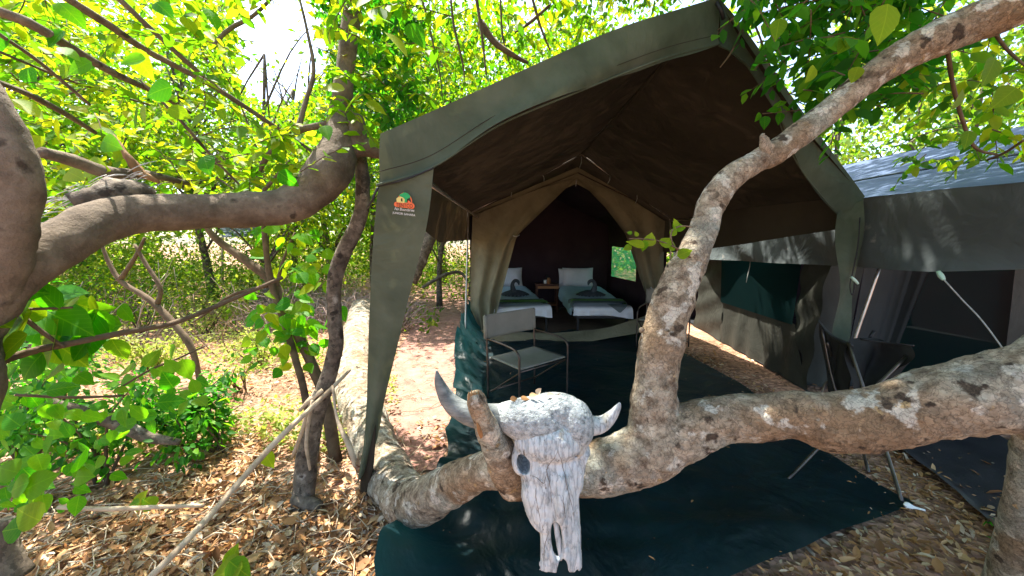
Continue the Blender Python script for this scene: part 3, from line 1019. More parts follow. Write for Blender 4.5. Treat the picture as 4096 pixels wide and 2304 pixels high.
w0, w1, z0, z1 = 7.62, 9.0, 0.86, 1.72
wall_mb = MB()
for (ya, yc, za, zc) in ((YF, w0, .02, wallz), (w1, yb, .02, wallz), (w0, w1, .02, z0), (w0, w1, z1, wallz)):
    wall_mb.add([rw(ya, za), rw(yc, za), rw(yc, zc), rw(ya, zc)], [(0, 1, 2, 3)])
wall_mb.build('side_wall', M['tentdark'], tent, smooth=False)
MB().add([rw(w0, z0), rw(w1, z0), rw(w1, z1), rw(w0, z1)], [(0, 1, 2, 3)]).build('window_net', M['net'], tent, smooth=False)
# wooden edging board and mat at the sill
MB().box((-0.55, 6.08, .05), (.35, .12, .06)).build('sill_board', M['deadwood'], tent, bevel=.006)

# ------------------------------------------------------------------ the second tent on the right
tent2 = thing('safari_tent', (4.6, 5.0, 0), 'grey safari tent with pale blue roof partly hidden at the right edge', 'tent')
e_t = [D(4500, 690, 1.9), D(4096, 727, 2.2), D(3760, 758, 2.65), D(3458, 792, 3.25), D(2830, 893, 6.3), D(2700, 915, 8.2)]
e_b = [D(4500, 1062, 1.9), D(4096, 1076, 2.2), D(3750, 1088, 2.65), D(3450, 1070, 3.25), D(2830, 1037, 6.3), D(2700, 1026, 8.2)]
r1_, r2_ = D(4096, 505, 3.95), D(3400, 655, 5.7)
rd = (r2_ - r1_)
ridge = [r1_ - rd * 1.1, r1_, r1_ + rd * .5, r2_, r2_ + rd * 1.0, r2_ + rd * 2.1]


def sk2(u, v, p):
    return Vector((-0.05 * v * math.sin(u * 24 + v * 4) * (0.3 + v) + 0.02 * nz(p, 2.2), 0, 0.0))


cloth('roof_skirt', [e_t, [a.lerp(b, .5) for a, b in zip(e_t, e_b)], e_b], M['canvas2'], tent2, 70, 8, sk2, False)
cloth('roof_panel', [ridge, [a.lerp(b, .5) + Vector((0, 0, -.04)) for a, b in zip(ridge, e_t)], e_t], M['roof2'], tent2, 50, 8, lambda u, v, p: Vector((0, 0, .012 * nz(p, 2) - 0.03 * abs(math.sin(v * 9.4)) * .2)), False)
far_e = [p + (p - e) * 0.95 + Vector((0, 0, -2 * (p.z - e.z) * .97)) for p, e in zip(ridge, e_t)]
cloth('roof_panel', [ridge, far_e], M['roof2'], tent2, 20, 4, None, False)
# seam across the roof
MB().tube([ridge[i].lerp(e_t[i], .6) + Vector((0, 0, -.012)) for i in range(1, 5)], .010, 5, 4).build('roof_seam', M['canvas2'], tent2)
q0, q1 = Gd(2775, 1303), Gd(3225, 1562)
pn = (q1 - q0).cross(Vector((0, 0, 1))).normalized()


def W2(x, y, off=0.0):
    r = ray(x, y)
    t = (q0 - CAM).dot(pn) / r.dot(pn)
    return CAM + r * t + pn * off


Wb = [W2(2775, 1303), W2(2900, 1375), W2(3150, 1518), W2(3225, 1562)]
sgn = -1 if pn.x > 0 else 1
cloth('side_wall', [[W2(2893, 1205), W2(3000, 1240), W2(3090, 1268), W2(3180, 1296)], [W2(2880, 1290), W2(2985, 1330), W2(3095, 1390), W2(3200, 1440)],
                    [W2(2885, 1366), W2(3000, 1432), W2(3120, 1500), W2(3225, 1562)]], M['wall2'], tent2, 30, 6, lambda u, v, p: Vector((.02 * math.sin(u * 30 + v * 4) * v * .8, 0, 0)))
cloth('side_wall', [[W2(2800, 1000), W2(2792, 1150), W2(2775, 1303)], [W2(2905, 1000), W2(2893, 1205), W2(2885, 1366)]], M['wall2'], tent2, 20, 6,
      lambda u, v, p: Vector((.02 * math.sin(u * 24 + v * 6), 0, 0)))
cloth('side_wall', [[W2(3222, 1000), W2(3180, 1296), W2(3200, 1420)], [W2(3330, 1000), W2(3270, 1300), W2(3225, 1562)]], M['wall2'], tent2, 20, 6,
      lambda u, v, p: Vector((.02 * math.sin(u * 20 + v * 6), 0, 0)))
MB().add([W2(2895, 1000, .03 * sgn), W2(3225, 1000, .03 * sgn), W2(3180, 1300, .03 * sgn), W2(2890, 1208, .03 * sgn)], [(0, 1, 2, 3)]).build('window_net', M['netd'], tent2, smooth=False)
MB().tube([W2(2770, 1308, -.02 * sgn), W2(3000, 1442, -.02 * sgn), W2(3228, 1570, -.02 * sgn)], .018, 6, 4).build('wall_hem', M['grey2'], tent2)
for (x, y) in ((2908, 1385), (3010, 1445)):
    MB().tube([W2(x, y, -.04 * sgn), W2(x - 10, y + 48, -.1 * sgn)], .008, 5, 2).build('tent_peg', M['black'], tent2)
YQ = 4.05
cloth('front_panel', [[D(3235, 1000, YQ), D(3228, 1300, YQ), D(3226, 1575, YQ)], [D(3470, 1000, YQ), D(3410, 1300, YQ - .05), D(3350, 1590, YQ)]], M['wall2'], tent2, 16, 8, fold_disp(9, .03))
cloth('front_panel', [[D(3470, 1000, YQ - .02), D(3415, 1300, YQ - .02), D(3352, 1592, YQ)], [D(3620, 1000, YQ), D(3540, 1300, YQ), D(3450, 1592, YQ)],
                      [D(3760, 1000, YQ - .1), D(3650, 1260, YQ - .12), D(3510, 1590, YQ - .05)]], M['grey2'], tent2, 20, 10, lambda u, v, p: Vector((0, (.05 if v > .6 else .01) * math.sin(v * 28), 0)))
MB().add([D(3700, 1000, YQ + .1), D(4120, 1000, YQ + .1), D(4090, 1640, YQ + .1), D(3480, 1600, YQ + .1)], [(0, 1, 2, 3)]).build('door_net', M['netd'], tent2, smooth=False)
cloth('front_panel', [[D(4070, 1000, YQ), D(4040, 1300, YQ), D(4020, 1640, YQ)], [D(4600, 1000, YQ), D(4600, 1300, YQ), D(4600, 1640, YQ)]], M['wall2'], tent2, 10, 6, fold_disp(9, .04))
MB().add([Vt((3.3, YQ, .02)), Vt((8.0, YQ, .02)), Vt((8.0, 8, .02)), Vt((3.8, 8, .02))], [(0, 1, 2, 3)]).build('tent_floor', M['tarp2'], tent2, smooth=False)
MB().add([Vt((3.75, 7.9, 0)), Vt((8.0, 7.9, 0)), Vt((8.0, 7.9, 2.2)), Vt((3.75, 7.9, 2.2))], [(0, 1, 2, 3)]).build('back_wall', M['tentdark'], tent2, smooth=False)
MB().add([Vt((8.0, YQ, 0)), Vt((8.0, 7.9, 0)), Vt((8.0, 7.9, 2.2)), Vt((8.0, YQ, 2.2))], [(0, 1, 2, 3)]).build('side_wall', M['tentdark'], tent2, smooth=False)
MB().tube([D(3518, 1070, 3.35), D(3470, 1210, 3.35), D(3415, 1372, 3.35), D(3350, 1590, 3.35)], .013, 8, 3).build('upright_pole', M['pole'], tent2)
MB().tube([D(3752, 1085, 2.6), D(3765, 1105, 2.58), D(3775, 1120, 2.56)], [.012, .017, .010], 8, 3).build('cord_slider', M['clip'], tent2)
MB().tube([D(3775, 1118, 2.56), D(3850, 1200, 2.5), D(3930, 1285, 2.42), D(4030, 1420, 2.3), D(4200, 1650, 2.1)], .005, 6, 4).build('guy_rope', M['rope'], tent2)
MB().tube([D(3002, 1035, 5.2), D(3000, 1060, 5.2), D(2985, 1130, 5.2)], .006, 5, 3).build('cord', M['rope'], tent2)
s2 = [[Gd(3285, 1600), Gd(3420, 1690), Gd(3580, 1800), Gd(3780, 1960), Gd(4000, 2150), Gd(4100, 2230)],
      [Vt((5.0, 4.4, 0)), Gd(3800, 1640), Gd(4000, 1750), Gd(4200, 1870), Gd(4500, 2020), Gd(4700, 2150)]]
cloth('groundsheet', s2, M['tarp2'], None, 50, 24, lambda u, v, p: Vector((0, 0, .02 + .03 * max(0, 1 - v / .08) + .012 * nz(p, 3) + .008 * nz(p, 8))), False)
g2 = bpy.data.objects['groundsheet.001'] if 'groundsheet.001' in bpy.data.objects else None
tag(g2, 'black groundsheet with dusty scraps in front of the grey tent at right', 'groundsheet')

# ------------------------------------------------------------------ beds and things inside the tent
def rot2(x, y, a):
    return x * math.cos(a) - y * math.sin(a), x * math.sin(a) + y * math.cos(a)


def make_bed(foot, rz, label):
    """local frame: origin at foot centre on the floor, +y towards the head"""
    t = thing('bed', (foot[0], foot[1], .03), label, 'bed', 'beds in the tent', rz)
    Wd, Ln = 0.98, 2.5
    m = MB()
    m.box((0, Ln / 2, .30), (Wd, Ln, .04))
    m.build('bed_frame', M['black'], t, False, False, .006)
    for x in (-.44, .44):
        for y in (.04, Ln - .05):
            MB().box((x, y, .14), (.035, .035, .28)).build('leg', M['black'], t, False, False, .004)
    mt = MB().box((0, Ln / 2, .40), (Wd - .02, Ln, .17)).build('mattress', M['sheet'], t, True, False, .05)
    # sheet hanging at the foot
    def dr(x):
        return .26 + .10 * abs(x) / .5
    c0 = [Vt((x, .35, .485)) for x in np.linspace(-.5, .5, 9)]
    c1 = [Vt((x * 1.04, .0, .48)) for x in np.linspace(-.5, .5, 9)]
    c2 = [Vt((x * 1.08, -.03 - .01 * math.sin(x * 18), .36 - .08 * max(0, x * 2.2 if x > 0 else -x * .6))) for x in np.linspace(-.5, .5, 9)]
    v, f = loft([c0, c1, c2], 24, 6, lambda u, w_, p: Vector((0, .012 * math.sin(u * 40) * w_, .004 * nz(p, 9))))
    MB().add(v, f).build('bed_sheet', M['sheet'], t, True, False)
    # duvet draped over both sides
    cs = []
    for k in range(9):
        y = .30 + (Ln - .62) * k / 8
        row = []
        for s in np.linspace(-1, 1, 15):
            x = s * .60
            z = .505 + .055 * y + .015 * nz((s, y, 0), 3)
            if abs(s) > .82:
                z -= (abs(s) - .82) / .18 * .24
                x = math.copysign(.49 + (abs(s) - .82) * .25 + .015 * math.sin(y * 16), s)
            row.append(Vt((x, y, z)))
        cs.append(row)
    v, f = loft(cs, 28, 2, lambda u, w_, p: Vector((0, 0, .008 * nz(p, 6))))
    MB().add(v, f).build('duvet', M['duvet'], t, True, False)
    return t


def strip(t, name, mat, y0, y1, zoff, drop, wid=.50, tilt=0.0, fringe=False):
    cs = []
    for k in range(4):
        y = y0 + (y1 - y0) * k / 3
        row = []
        for s in np.linspace(-1, 1, 17):
            x = s * (wid + drop)
            z = .512 + .055 * y + zoff
            if abs(x) > wid:
                z -= abs(x) - wid
                x = math.copysign(wid + .012 + .02 * math.sin(y * 22), s)
            row.append(Vt((x, y + tilt * s, z)))
        cs.append(row)
    v, f = loft(cs, 32, 3, lambda u, w_, p: Vector((0, 0, .006 * nz(p, 8))))
    m = MB().add(v, f)
    if fringe:
        for s in np.linspace(-wid, wid, 40):
            m.box((s, y0 - .02 + tilt * s, .505 + zoff), (.008, .05, .004))
    return m.build(name, mat, t, True, False)


def place_top(o_name, local, bed_loc, rz, label, cat):
    pass


def on_bed(loc, rz, x, y, z):
    a, b = rot2(x, y, rz)
    return (loc[0] + a, loc[1] + b, z)


def make_pillow(loc, rz, label):
    t = []
    n = 14
    v, f = [], []
    for side in (1, -1):
        k0 = len(v)
        for i in range(n + 1):
            for j in range(n + 1):
                a, b = i / n * 2 - 1, j / n * 2 - 1
                th = .085 * max(0, (1 - a ** 4)) ** .6 * max(0, (1 - b ** 4)) ** .6
                x = a * .38 * (1 - .05 * (1 - b * b))
                z = b * .24 * (1 - .06 * (1 - a * a)) + .24
                v.append(Vt((x, side * th * -1 + .008 * nz((a, b, side), 3), z)))
        for i in range(n):
            for j in range(n):
                q = (k0 + i * (n + 1) + j, k0 + (i + 1) * (n + 1) + j, k0 + (i + 1) * (n + 1) + j + 1, k0 + i * (n + 1) + j + 1)
                f.append(q if side == 1 else q[::-1])
    o = MB().add(v, f).build('pillow', M['sheet'], None, True, True)
    o.location = loc
    o.rotation_euler = (-.22, 0, rz)
    return tag(o, label, 'pillow', 'pillows on the beds')


def make_swan(loc, rz, label, mirror=1):
    t = thing('towel_swan', loc, label, 'towel', 'towel swans on the beds', rz)
    # fanned body
    v, f = [], []
    n = 48
    rings = [(0.0, .10), (.35, .095), (.7, .055), (1.0, .008)]
    for r, z in rings:
        for k in range(n):
            a = 2 * math.pi * k / n
            rr = r * (1 + .03 * (k % 2))
            v.append(Vt((rr * .30 * math.cos(a), rr * .25 * math.sin(a), z + (.012 if k % 2 else -.004) * min(1, r * 2))))
    for i in range(3):
        for k in range(n):
            f.append((i * n + k, i * n + (k + 1) % n, (i + 1) * n + (k + 1) % n, (i + 1) * n + k))
    MB().add(v, f).build('body', M['towel'], t, True, False)
    s = mirror
    MB().tube([Vt((-.02 * s, -.05, .05)), Vt((-.05 * s, -.09, .14)), Vt((-.06 * s, -.09, .24)), Vt((-.01 * s, -.09, .31)), Vt((.055 * s, -.09, .29)), Vt((.075 * s, -.09, .22))],
              [.07, .055, .038, .034, .034, .012], 12, 6).build('neck', M['towel'], t, True, False)
    return t


RB = (1.63, 6.40)
rb = make_bed(RB, 0.0, 'right bed in the tent with grey runner and green throw')
strip(rb, 'runner', M['runner'], .22, .62, .012, .10)
strip(rb, 'throw_blanket', M['green'], .34, .50, .022, .16, tilt=-.02, fringe=True)
v, f = loft([[Vt((.10, .12, .525)), Vt((.45, .10, .525))], [Vt((.14, -.04, .50)), Vt((.4, -.05, .5))], [Vt((.27, -.06, .40)), Vt((.30, -.06, .40))]], 8, 5, None, False)
MB().add(v, f).build('runner_corner', M['runner'], rb, True, False)
LB, LR = (.20, 6.44), math.radians(9)
lb = make_bed(LB, LR, 'left bed in the tent behind the canvas chair')
strip(lb, 'runner', M['runner'], .18, .52, .012, .16)
strip(lb, 'throw_blanket', M['green'], .20, .40, .022, .02, tilt=-.03, fringe=True)
make_pillow(on_bed(RB, 0, -.02, 2.36, .61), 0.03, 'white pillow propped at the head of the right bed')
make_pillow(on_bed(LB, LR, .06, 2.36, .61), LR, 'white pillow propped at the head of the left bed')
p3 = make_pillow(on_bed(RB, 0, -.10, 2.5, .58), 0.0, 'second white pillow tucked behind the pillow of the right bed')
make_swan(on_bed(RB, 0, .0, 1.05, .59), 0.0, 'charcoal towel swan with upright neck on the right bed', -1)
make_swan(on_bed(LB, LR, .02, 1.05, .59), LR, 'charcoal towel swan with curled neck on the left bed', 1)

tb = thing('bedside_table', (.84, 8.75, .03), 'red-brown wooden bedside table between the two beds', 'table')
MB().box((0, 0, .66), (.56, .40, .03)).build('table_top', M['wood'], tb, False, False, .004)
MB().box((0.02, -.205, .60), (.50, .02, .06)).build('front_rail', M['oak'], tb, False, False, .003)
MB().box((0, 0, .17), (.48, .36, .025)).build('shelf', M['oak'], tb, False, False, .003)
for x in (-.24, .24):
    for y in (-.17, .17):
        MB().box((x, y, .325), (.04, .04, .64)).build('leg', M['wood'], tb, False, False, .004)


def lathe(name, prof, mat, loc, parent=None, n=20, local=False):
    v, f = [], []
    for r, z in prof:
        for k in range(n):
            a = 2 * math.pi * k / n
            v.append(Vt((loc[0] + r * math.cos(a), loc[1] + r * math.sin(a), loc[2] + z)))
    m = len(prof)
    for i in range(m - 1):
        for k in range(n):
            f.append((i * n + k, i * n + (k + 1) % n, (i + 1) * n + (k + 1) % n, (i + 1) * n + k))
    f.append(tuple(range(n - 1, -1, -1)))
    f.append(tuple((m - 1) * n + k for k in range(n)))
    return MB().add(v, f).build(name, mat, parent, True, not local)


cupo = lathe('cup', [(.028, 0), (.036, .02), (.040, .09), (.036, .088), (.03, .01)], M['ceramic'], (.80, 8.66, .708))
tag(cupo, 'small white cup on the bedside table', 'cup')
jaro = lathe('jar', [(.035, 0), (.045, .02), (.045, .10), (.03, .13), (.03, .145)], M['oak'], (.88, 8.64, .708))
tag(jaro, 'small round jar beside the cup on the bedside table', 'jar')
lamp = lathe('lantern', [(.05, 0), (.05, .03), (.035, .05), (.045, .12), (.035, .17), (.015, .20)], M['black'], (.86, 8.80, .708))
tag(lamp, 'black lantern behind the cup on the bedside table', 'lantern')


# ------------------------------------------------------------------ canvas arm chairs (local: seat faces -y)
def make_chair(loc, rz, label, s=1.0):
    t = thing('arm_chair', loc, label, 'chair', 'canvas arm chairs', rz)
    r = .0105
    for x in (-.33, .33):
        # back post
        MB().tube([Vt((x, .24, 0)), Vt((x, .245, .45)), Vt((x, .27, .88))], r, 8, 4).build('back_post', M['metal'], t, True, False)
        # arm bending down into the front leg
        MB().tube([Vt((x, .25, .64)), Vt((x, .05, .635)), Vt((x, -.16, .62)), Vt((x, -.235, .58)), Vt((x, -.25, .5)), Vt((x, -.25, .25)), Vt((x, -.25, 0))], r, 8, 5).build('arm', M['metal'], t, True, False)
        # crossed brace
        MB().tube([Vt((x * .93, .22, .08)), Vt((x * .93, 0, .24)), Vt((x * .93, -.20, .38)), Vt((x * .93, -.24, .41))], r * .85, 8, 4).build('brace', M['metal'], t, True, False)
    MB().tube([Vt((-.33, .24, .42)), Vt((.33, .24, .42))], r * .8, 8, 2).build('rail', M['metal'], t, True, False)
    MB().tube([Vt((-.32, -.235, .41)), Vt((.32, -.235, .41))], r * .9, 8, 2).build('rail', M['metal'], t, True, False)
    MB().tube([Vt((-.32, .22, .09)), Vt((.32, .22, .09))], r * .8, 8, 2).build('rail', M['metal'], t, True, False)
    v, f = loft([[Vt((-.31, .22, .44)), Vt((.31, .22, .44))], [Vt((-.31, 0, .435)), Vt((.31, 0, .435))], [Vt((-.31, -.24, .43)), Vt((.31, -.24, .43))]], 14, 6,
                lambda u, w_, p: Vector((0, 0, -.03 * math.sin(math.pi * u) * math.sin(math.pi * w_))), False)
    o = MB().add(v, f).build('seat', M['chaircloth'], t, True, False)
    md = o.modifiers.new('thickness', 'SOLIDIFY')
    md.thickness = .012
    c0 = [Vt((-.345, .275, .88)), Vt((-.15, .30, .875)), Vt((.15, .30, .875)), Vt((.345, .275, .88))]
    c1 = [Vt((-.345, .262, .635)), Vt((-.15, .285, .635)), Vt((.15, .285, .635)), Vt((.345, .262, .635))]
    v, f = loft([c0, c1], 18, 8, lambda u, w_, p: Vector((0, .006 * nz(p, 5), 0)))
    o = MB().add(v, f).build('backrest', M['chaircloth'], t, True, False)
    md = o.modifiers.new('thickness', 'SOLIDIFY')
    md.thickness = .014
    for x in (-.335, .335):
        MB().tube([Vt((x, .262, .635)), Vt((x, .272, .87))], .022, 8, 2).build('back_sleeve', M['chaircloth'], t, True, False)
    return t


make_chair((0.16, 3.62, .03), math.radians(40), 'canvas arm chair on the groundsheet in front of the left bed')
make_chair((2.36, 5.55, .03), math.radians(-36), 'canvas arm chair beside the right tent flap, half hidden by the branch')

# folding camp chair, dark cloth slung on crossed legs
cc = thing('camp_chair', (2.3, 2.5, 0), 'dark folding camp chair on crossed metal legs behind the log', 'chair')
legs = [[Gd(3615, 2030), D(3540, 1790, 2.33), D(3462, 1575, 2.52), D(3395, 1375, 2.75)],
        [Gd(3140, 1930), D(3280, 1785, 2.4), D(3480, 1572, 2.5), D(3625, 1425, 2.62)],
        [Gd(3475, 1890), D(3430, 1740, 2.72), D(3340, 1550, 2.95), D(3285, 1295, 3.1)],
        [Gd(3255, 1690), D(3300, 1540, 3.2), D(3345, 1500, 3.1), D(3310, 1370, 3.0)]]
for L_ in legs:
    MB().tube(L_, .011, 8, 4).build('leg', M['metal'], cc)
cloth('seat', [[D(3400, 1375, 2.75), D(3470, 1345, 2.9), D(3560, 1372, 2.75), D(3655, 1382, 2.6)],
               [D(3400, 1460, 2.75), D(3470, 1470, 2.85), D(3560, 1460, 2.75), D(3615, 1440, 2.6)],
               [D(3390, 1590, 2.75), D(3440, 1620, 2.75), D(3500, 1600, 2.7), D(3530, 1540, 2.6)]], M['chairdark'], cc, 24, 8, lambda u, v, p: Vector((0, .05 * math.sin(u * 9 + v * 5), 0)))
cloth('backrest', [[D(3278, 1290, 3.1), D(3330, 1345, 3.0), D(3400, 1372, 2.76)], [D(3295, 1400, 3.1), D(3340, 1440, 3.0), D(3402, 1470, 2.78)],
                   [D(3300, 1560, 3.1), D(3350, 1590, 3.0), D(3400, 1600, 2.8)]], M['chairdark'], cc, 16, 6, lambda u, v, p: Vector((0, .03 * math.sin(u * 9 + v * 5), 0)))
MB().tube([D(3272, 1282, 3.1), D(3320, 1338, 3.02), D(3375, 1370, 2.85), D(3405, 1380, 2.74)], [.014, .02, .028, .02], 8, 5, flat=.6).build('arm_band', M['grey2'], cc)
MB().tube([D(3495, 1325, 2.9), D(3480, 1350, 2.88)], .012, 6, 2).build('frame_tip', M['black'], cc)
MB().tube([D(3440, 1355, 2.85), D(3540, 1370, 2.75), D(3655, 1383, 2.6)], .008, 6, 4).build('seat_hem', M['black'], cc)

sp_ = Gd(3632, 2033, .02)
sn = MB().tube([sp_ + Vt((-.02, 0, .012)), sp_ + Vt((0, 0, .016)), sp_ + Vt((.03, -.01, .012)), sp_ + Vt((.07, -.03, .01))], [.012, .022, .008, .006], 8, 4, flat=.4).build('plastic_spoon', M['ceramic'])
tag(sn, 'small white plastic spoon by the corner of the teal groundsheet', 'spoon')

# ------------------------------------------------------------------ fallen tree in front of the tent
def px_tube(rows, **kw):
    """rows: (x, y, axial depth, half width in photo px)"""
    return [A(x, y, d) for x, y, d, h in rows], [h * d / F4 for x, y, d, h in rows], kw


def add_px(mb, rows, **kw):
    p, r, k = px_tube(rows, **kw)
    mb.tube(p, r, **k)
    return mb


fall = thing('fallen_tree', (-0.3, 2.0, 0), 'mottled fallen tree whose low trunk crosses in front of the tent', 'tree')
mb = MB()
base = [(1455, 1245, 7.2, 52), (1432, 1360, 5.0, 62), (1418, 1500, 3.75, 74), (1455, 1660, 3.05, 82), (1535, 1850, 2.52, 84), (1605, 1970, 2.15, 92),
        (1680, 2010, 1.90, 88), (1790, 1950, 1.66, 78), (1900, 1893, 1.50, 74), (2040, 1868, 1.38, 82), (2200, 1888, 1.34, 92), (2400, 1866, 1.34, 102),
        (2560, 1818, 1.35, 112), (2700, 1742, 1.34, 108), (2850, 1690, 1.30, 98), (3020, 1668, 1.26, 92), (3180, 1662, 1.22, 94), (3340, 1690, 1.19, 112),
        (3500, 1672, 1.15, 122), (3700, 1622, 1.11, 132), (3900, 1585, 1.08, 148), (4096, 1555, 1.04, 168), (4350, 1505, 1.0, 190), (4700, 1440, .98, 200)]
add_px(mb, base, seg=44, sub=12, wob=.15, wf=7, seed=1)
mb.build('trunk', M['bark'], fall)
mb = MB()
up = [(2600, 1830, 1.35, 115), (2618, 1700, 1.35, 104), (2618, 1560, 1.35, 82), (2640, 1400, 1.35, 80), (2690, 1200, 1.36, 78), (2760, 1040, 1.38, 62), (2812, 930, 1.40, 52),
      (2850, 810, 1.42, 50), (2915, 720, 1.43, 50), (3010, 660, 1.44, 46), (3120, 595, 1.45, 48), (3260, 490, 1.45, 50), (3400, 375, 1.44, 50), (3560, 255, 1.42, 58),
      (3700, 180, 1.40, 66), (3880, 100, 1.36, 70), (4096, 8, 1.30, 74), (4350, -110, 1.25, 78)]
add_px(mb, up, seg=36, sub=12, wob=.17, wf=9, seed=2)
mb.build('branch', M['bark'], fall)
mb = MB()
add_px(mb, [(2060, 1930, 1.33, 76), (2015, 1840, 1.25, 72), (1965, 1750, 1.16, 54), (1928, 1670, 1.10, 42), (1906, 1600, 1.07, 36), (1898, 1572, 1.065, 28)], seg=18, sub=6, wob=.16, wf=16, seed=3)
stub = mb.build('broken_stub', M['bark'], fall)
mb = MB()
for k in range(9):                 # splintered torn top
    x0 = 1874 + k * 5.6
    add_px(mb, [(x0 + 8, 1628, 1.075, 4), (x0 + 3, 1596, 1.052, 5), (x0, 1574 - rng.uniform(0, 22), 1.055, 1.5)], seg=6, sub=3, wob=.3, wf=60, seed=k)
add_px(mb, [(1940, 1760, 1.125, 7), (1925, 1735, 1.10, 12), (1914, 1705, 1.08, 9), (1908, 1688, 1.075, 3)], seg=8, sub=4, wob=.4, wf=50)
mb.build('splinters', M['rawwood'], fall)
mb = MB()
add_px(mb, [(3085, 630, 1.44, 36), (3066, 590, 1.41, 24), (3054, 556, 1.40, 15), (3050, 542, 1.4, 9), (3058, 534, 1.4, 2)], seg=14, sub=6, wob=.5, wf=26, seed=4)
mb.build('branch_stub', M['bark'], fall)
for (x, y, d, h) in ((2890, 1642, 1.245, 26), (1760, 1905, 1.61, 15), (2565, 1320, 1.30, 9)):
    c = A(x, y, d)
    mbk = MB()
    nrm = (CAM - c).normalized()
    mbk.tube([c - nrm * .02, c + nrm * .004, c + nrm * .010, c - nrm * .002], [h * d / F4 * 1.3, h * d / F4, h * d / F4 * .7, h * d / F4 * .15], 12, 4, wob=.3, wf=40, seed=x)
    mbk.build('knot', M['bark'], fall)


# leafy sprig growing from the branch
def sprig(parent, stem, leaves, protos=None, r=.003):
    MB().tube(stem, [r, r * .9, r * .6][:len(stem)] if len(stem) <= 3 else [r * (1 - .5 * i / len(stem)) for i in range(len(stem))], 6, 4).build('stem', M['twig'], parent)
    for (x, y, d, L, ang) in leaves:
        a = math.radians(ang)
        dirv = Vector((math.cos(a), 0, 0)) + UPV * math.sin(a) - FWD * rng.uniform(-.3, .3)
        b = A(x, y, d) - dirv.normalized() * (L * d / F4 / 2)
        big_leaf(parent, b, dirv, -FWD + Vector((rng.uniform(-.5, .5), 0, rng.uniform(0, .9))), L * d / F4, protos)


sprig(fall, [A(2775, 1040, 1.33), A(2720, 1000, 1.30), A(2640, 965, 1.29), A(2560, 955, 1.29), A(2515, 955, 1.29)],
      [(2600, 955, 1.29, 62, 75), (2540, 975, 1.28, 75, 160), (2510, 990, 1.28, 36, 200), (2575, 985, 1.29, 46, 260), (2668, 965, 1.29, 60, 40), (2740, 1012, 1.3, 66, 20),
       (2695, 925, 1.3, 40, 70), (2690, 985, 1.3, 40, 80), (2720, 905, 1.31, 60, 5), (2545, 935, 1.28, 24, 120), (2518, 930, 1.28, 22, 170), (2702, 890, 1.31, 36, 110)], PROTOY)
MB().tube([A(2775, 1040, 1.33), A(2700, 990, 1.3), A(2685, 930, 1.3), A(2720, 905, 1.31), A(2770, 908, 1.31)], .0025, 6, 4).build('stem', M['twig'], fall)
# hanging sprig on the right side of the awning
sprig(fall, [A(3290, 430, 1.9), A(3200, 440, 1.9), A(3100, 450, 1.9), A(3050, 455, 1.9)],
      [(3060, 490, 1.9, 50, 270), (3030, 470, 1.9, 40, 240), (3120, 475, 1.9, 45, 270), (3090, 440, 1.9, 40, 180), (3150, 430, 1.9, 45, 20), (3245, 440, 1.85, 75, 250),
       (3310, 400, 1.85, 70, 260), (3230, 370, 1.85, 80, 230), (3120, 440, 1.9, 36, 60)])

# ------------------------------------------------------------------ big-limbed tree at the left
bigt = thing('leafy_tree', (-1.2, .9, 0), 'big leafy tree whose thick brown limb sweeps across the left side', 'tree')
mb = MB()
add_px(mb, [(-420, 1900, .95, 200), (-300, 1560, 1.0, 190), (-210, 1330, 1.06, 145), (-20, 1135, 1.12, 108), (120, 1045, 1.18, 88), (260, 965, 1.27, 84), (400, 890, 1.38, 80), (560, 855, 1.5, 76), (760, 848, 1.65, 70),
            (950, 842, 1.8, 68), (1120, 828, 1.92, 68), (1240, 770, 2.02, 76), (1320, 680, 2.1, 82), (1355, 590, 2.15, 66), (1362, 490, 2.2, 46), (1372, 360, 2.22, 37),
            (1390, 200, 2.25, 35), (1412, 20, 2.28, 34), (1440, -220, 2.3, 32)], seg=32, sub=9, wob=.10, wf=8, seed=8)
mb.build('limb', M['barkd'], bigt)
mb = MB()
add_px(mb, [(1310, 660, 2.12, 50), (1390, 605, 2.16, 40), (1450, 590, 2.2, 36), (1500, 598, 2.24, 33), (1545, 612, 2.28, 26)], seg=16, sub=6, wob=.08, seed=9)
mb.build('limb', M['barkd'], bigt)
mb = MB()
add_px(mb, [(1415, 600, 2.18, 44), (1428, 540, 2.18, 38), (1425, 480, 2.18, 32), (1422, 462, 2.18, 20)], seg=16, sub=5, wob=.1, seed=10)
mb.build('cut_stub', M['barkd'], bigt)
mb = MB()
add_px(mb, [(-90, 1230, 1.10, 110), (-15, 1060, 1.09, 92), (25, 900, 1.08, 86), (42, 760, 1.07, 84), (40, 620, 1.06, 76), (10, 500, 1.05, 58), (-30, 400, 1.04, 46), (-90, 280, 1.04, 40)], seg=22, sub=7, wob=.14, wf=11, seed=11)
mb.build('limb', M['barkd'], bigt)
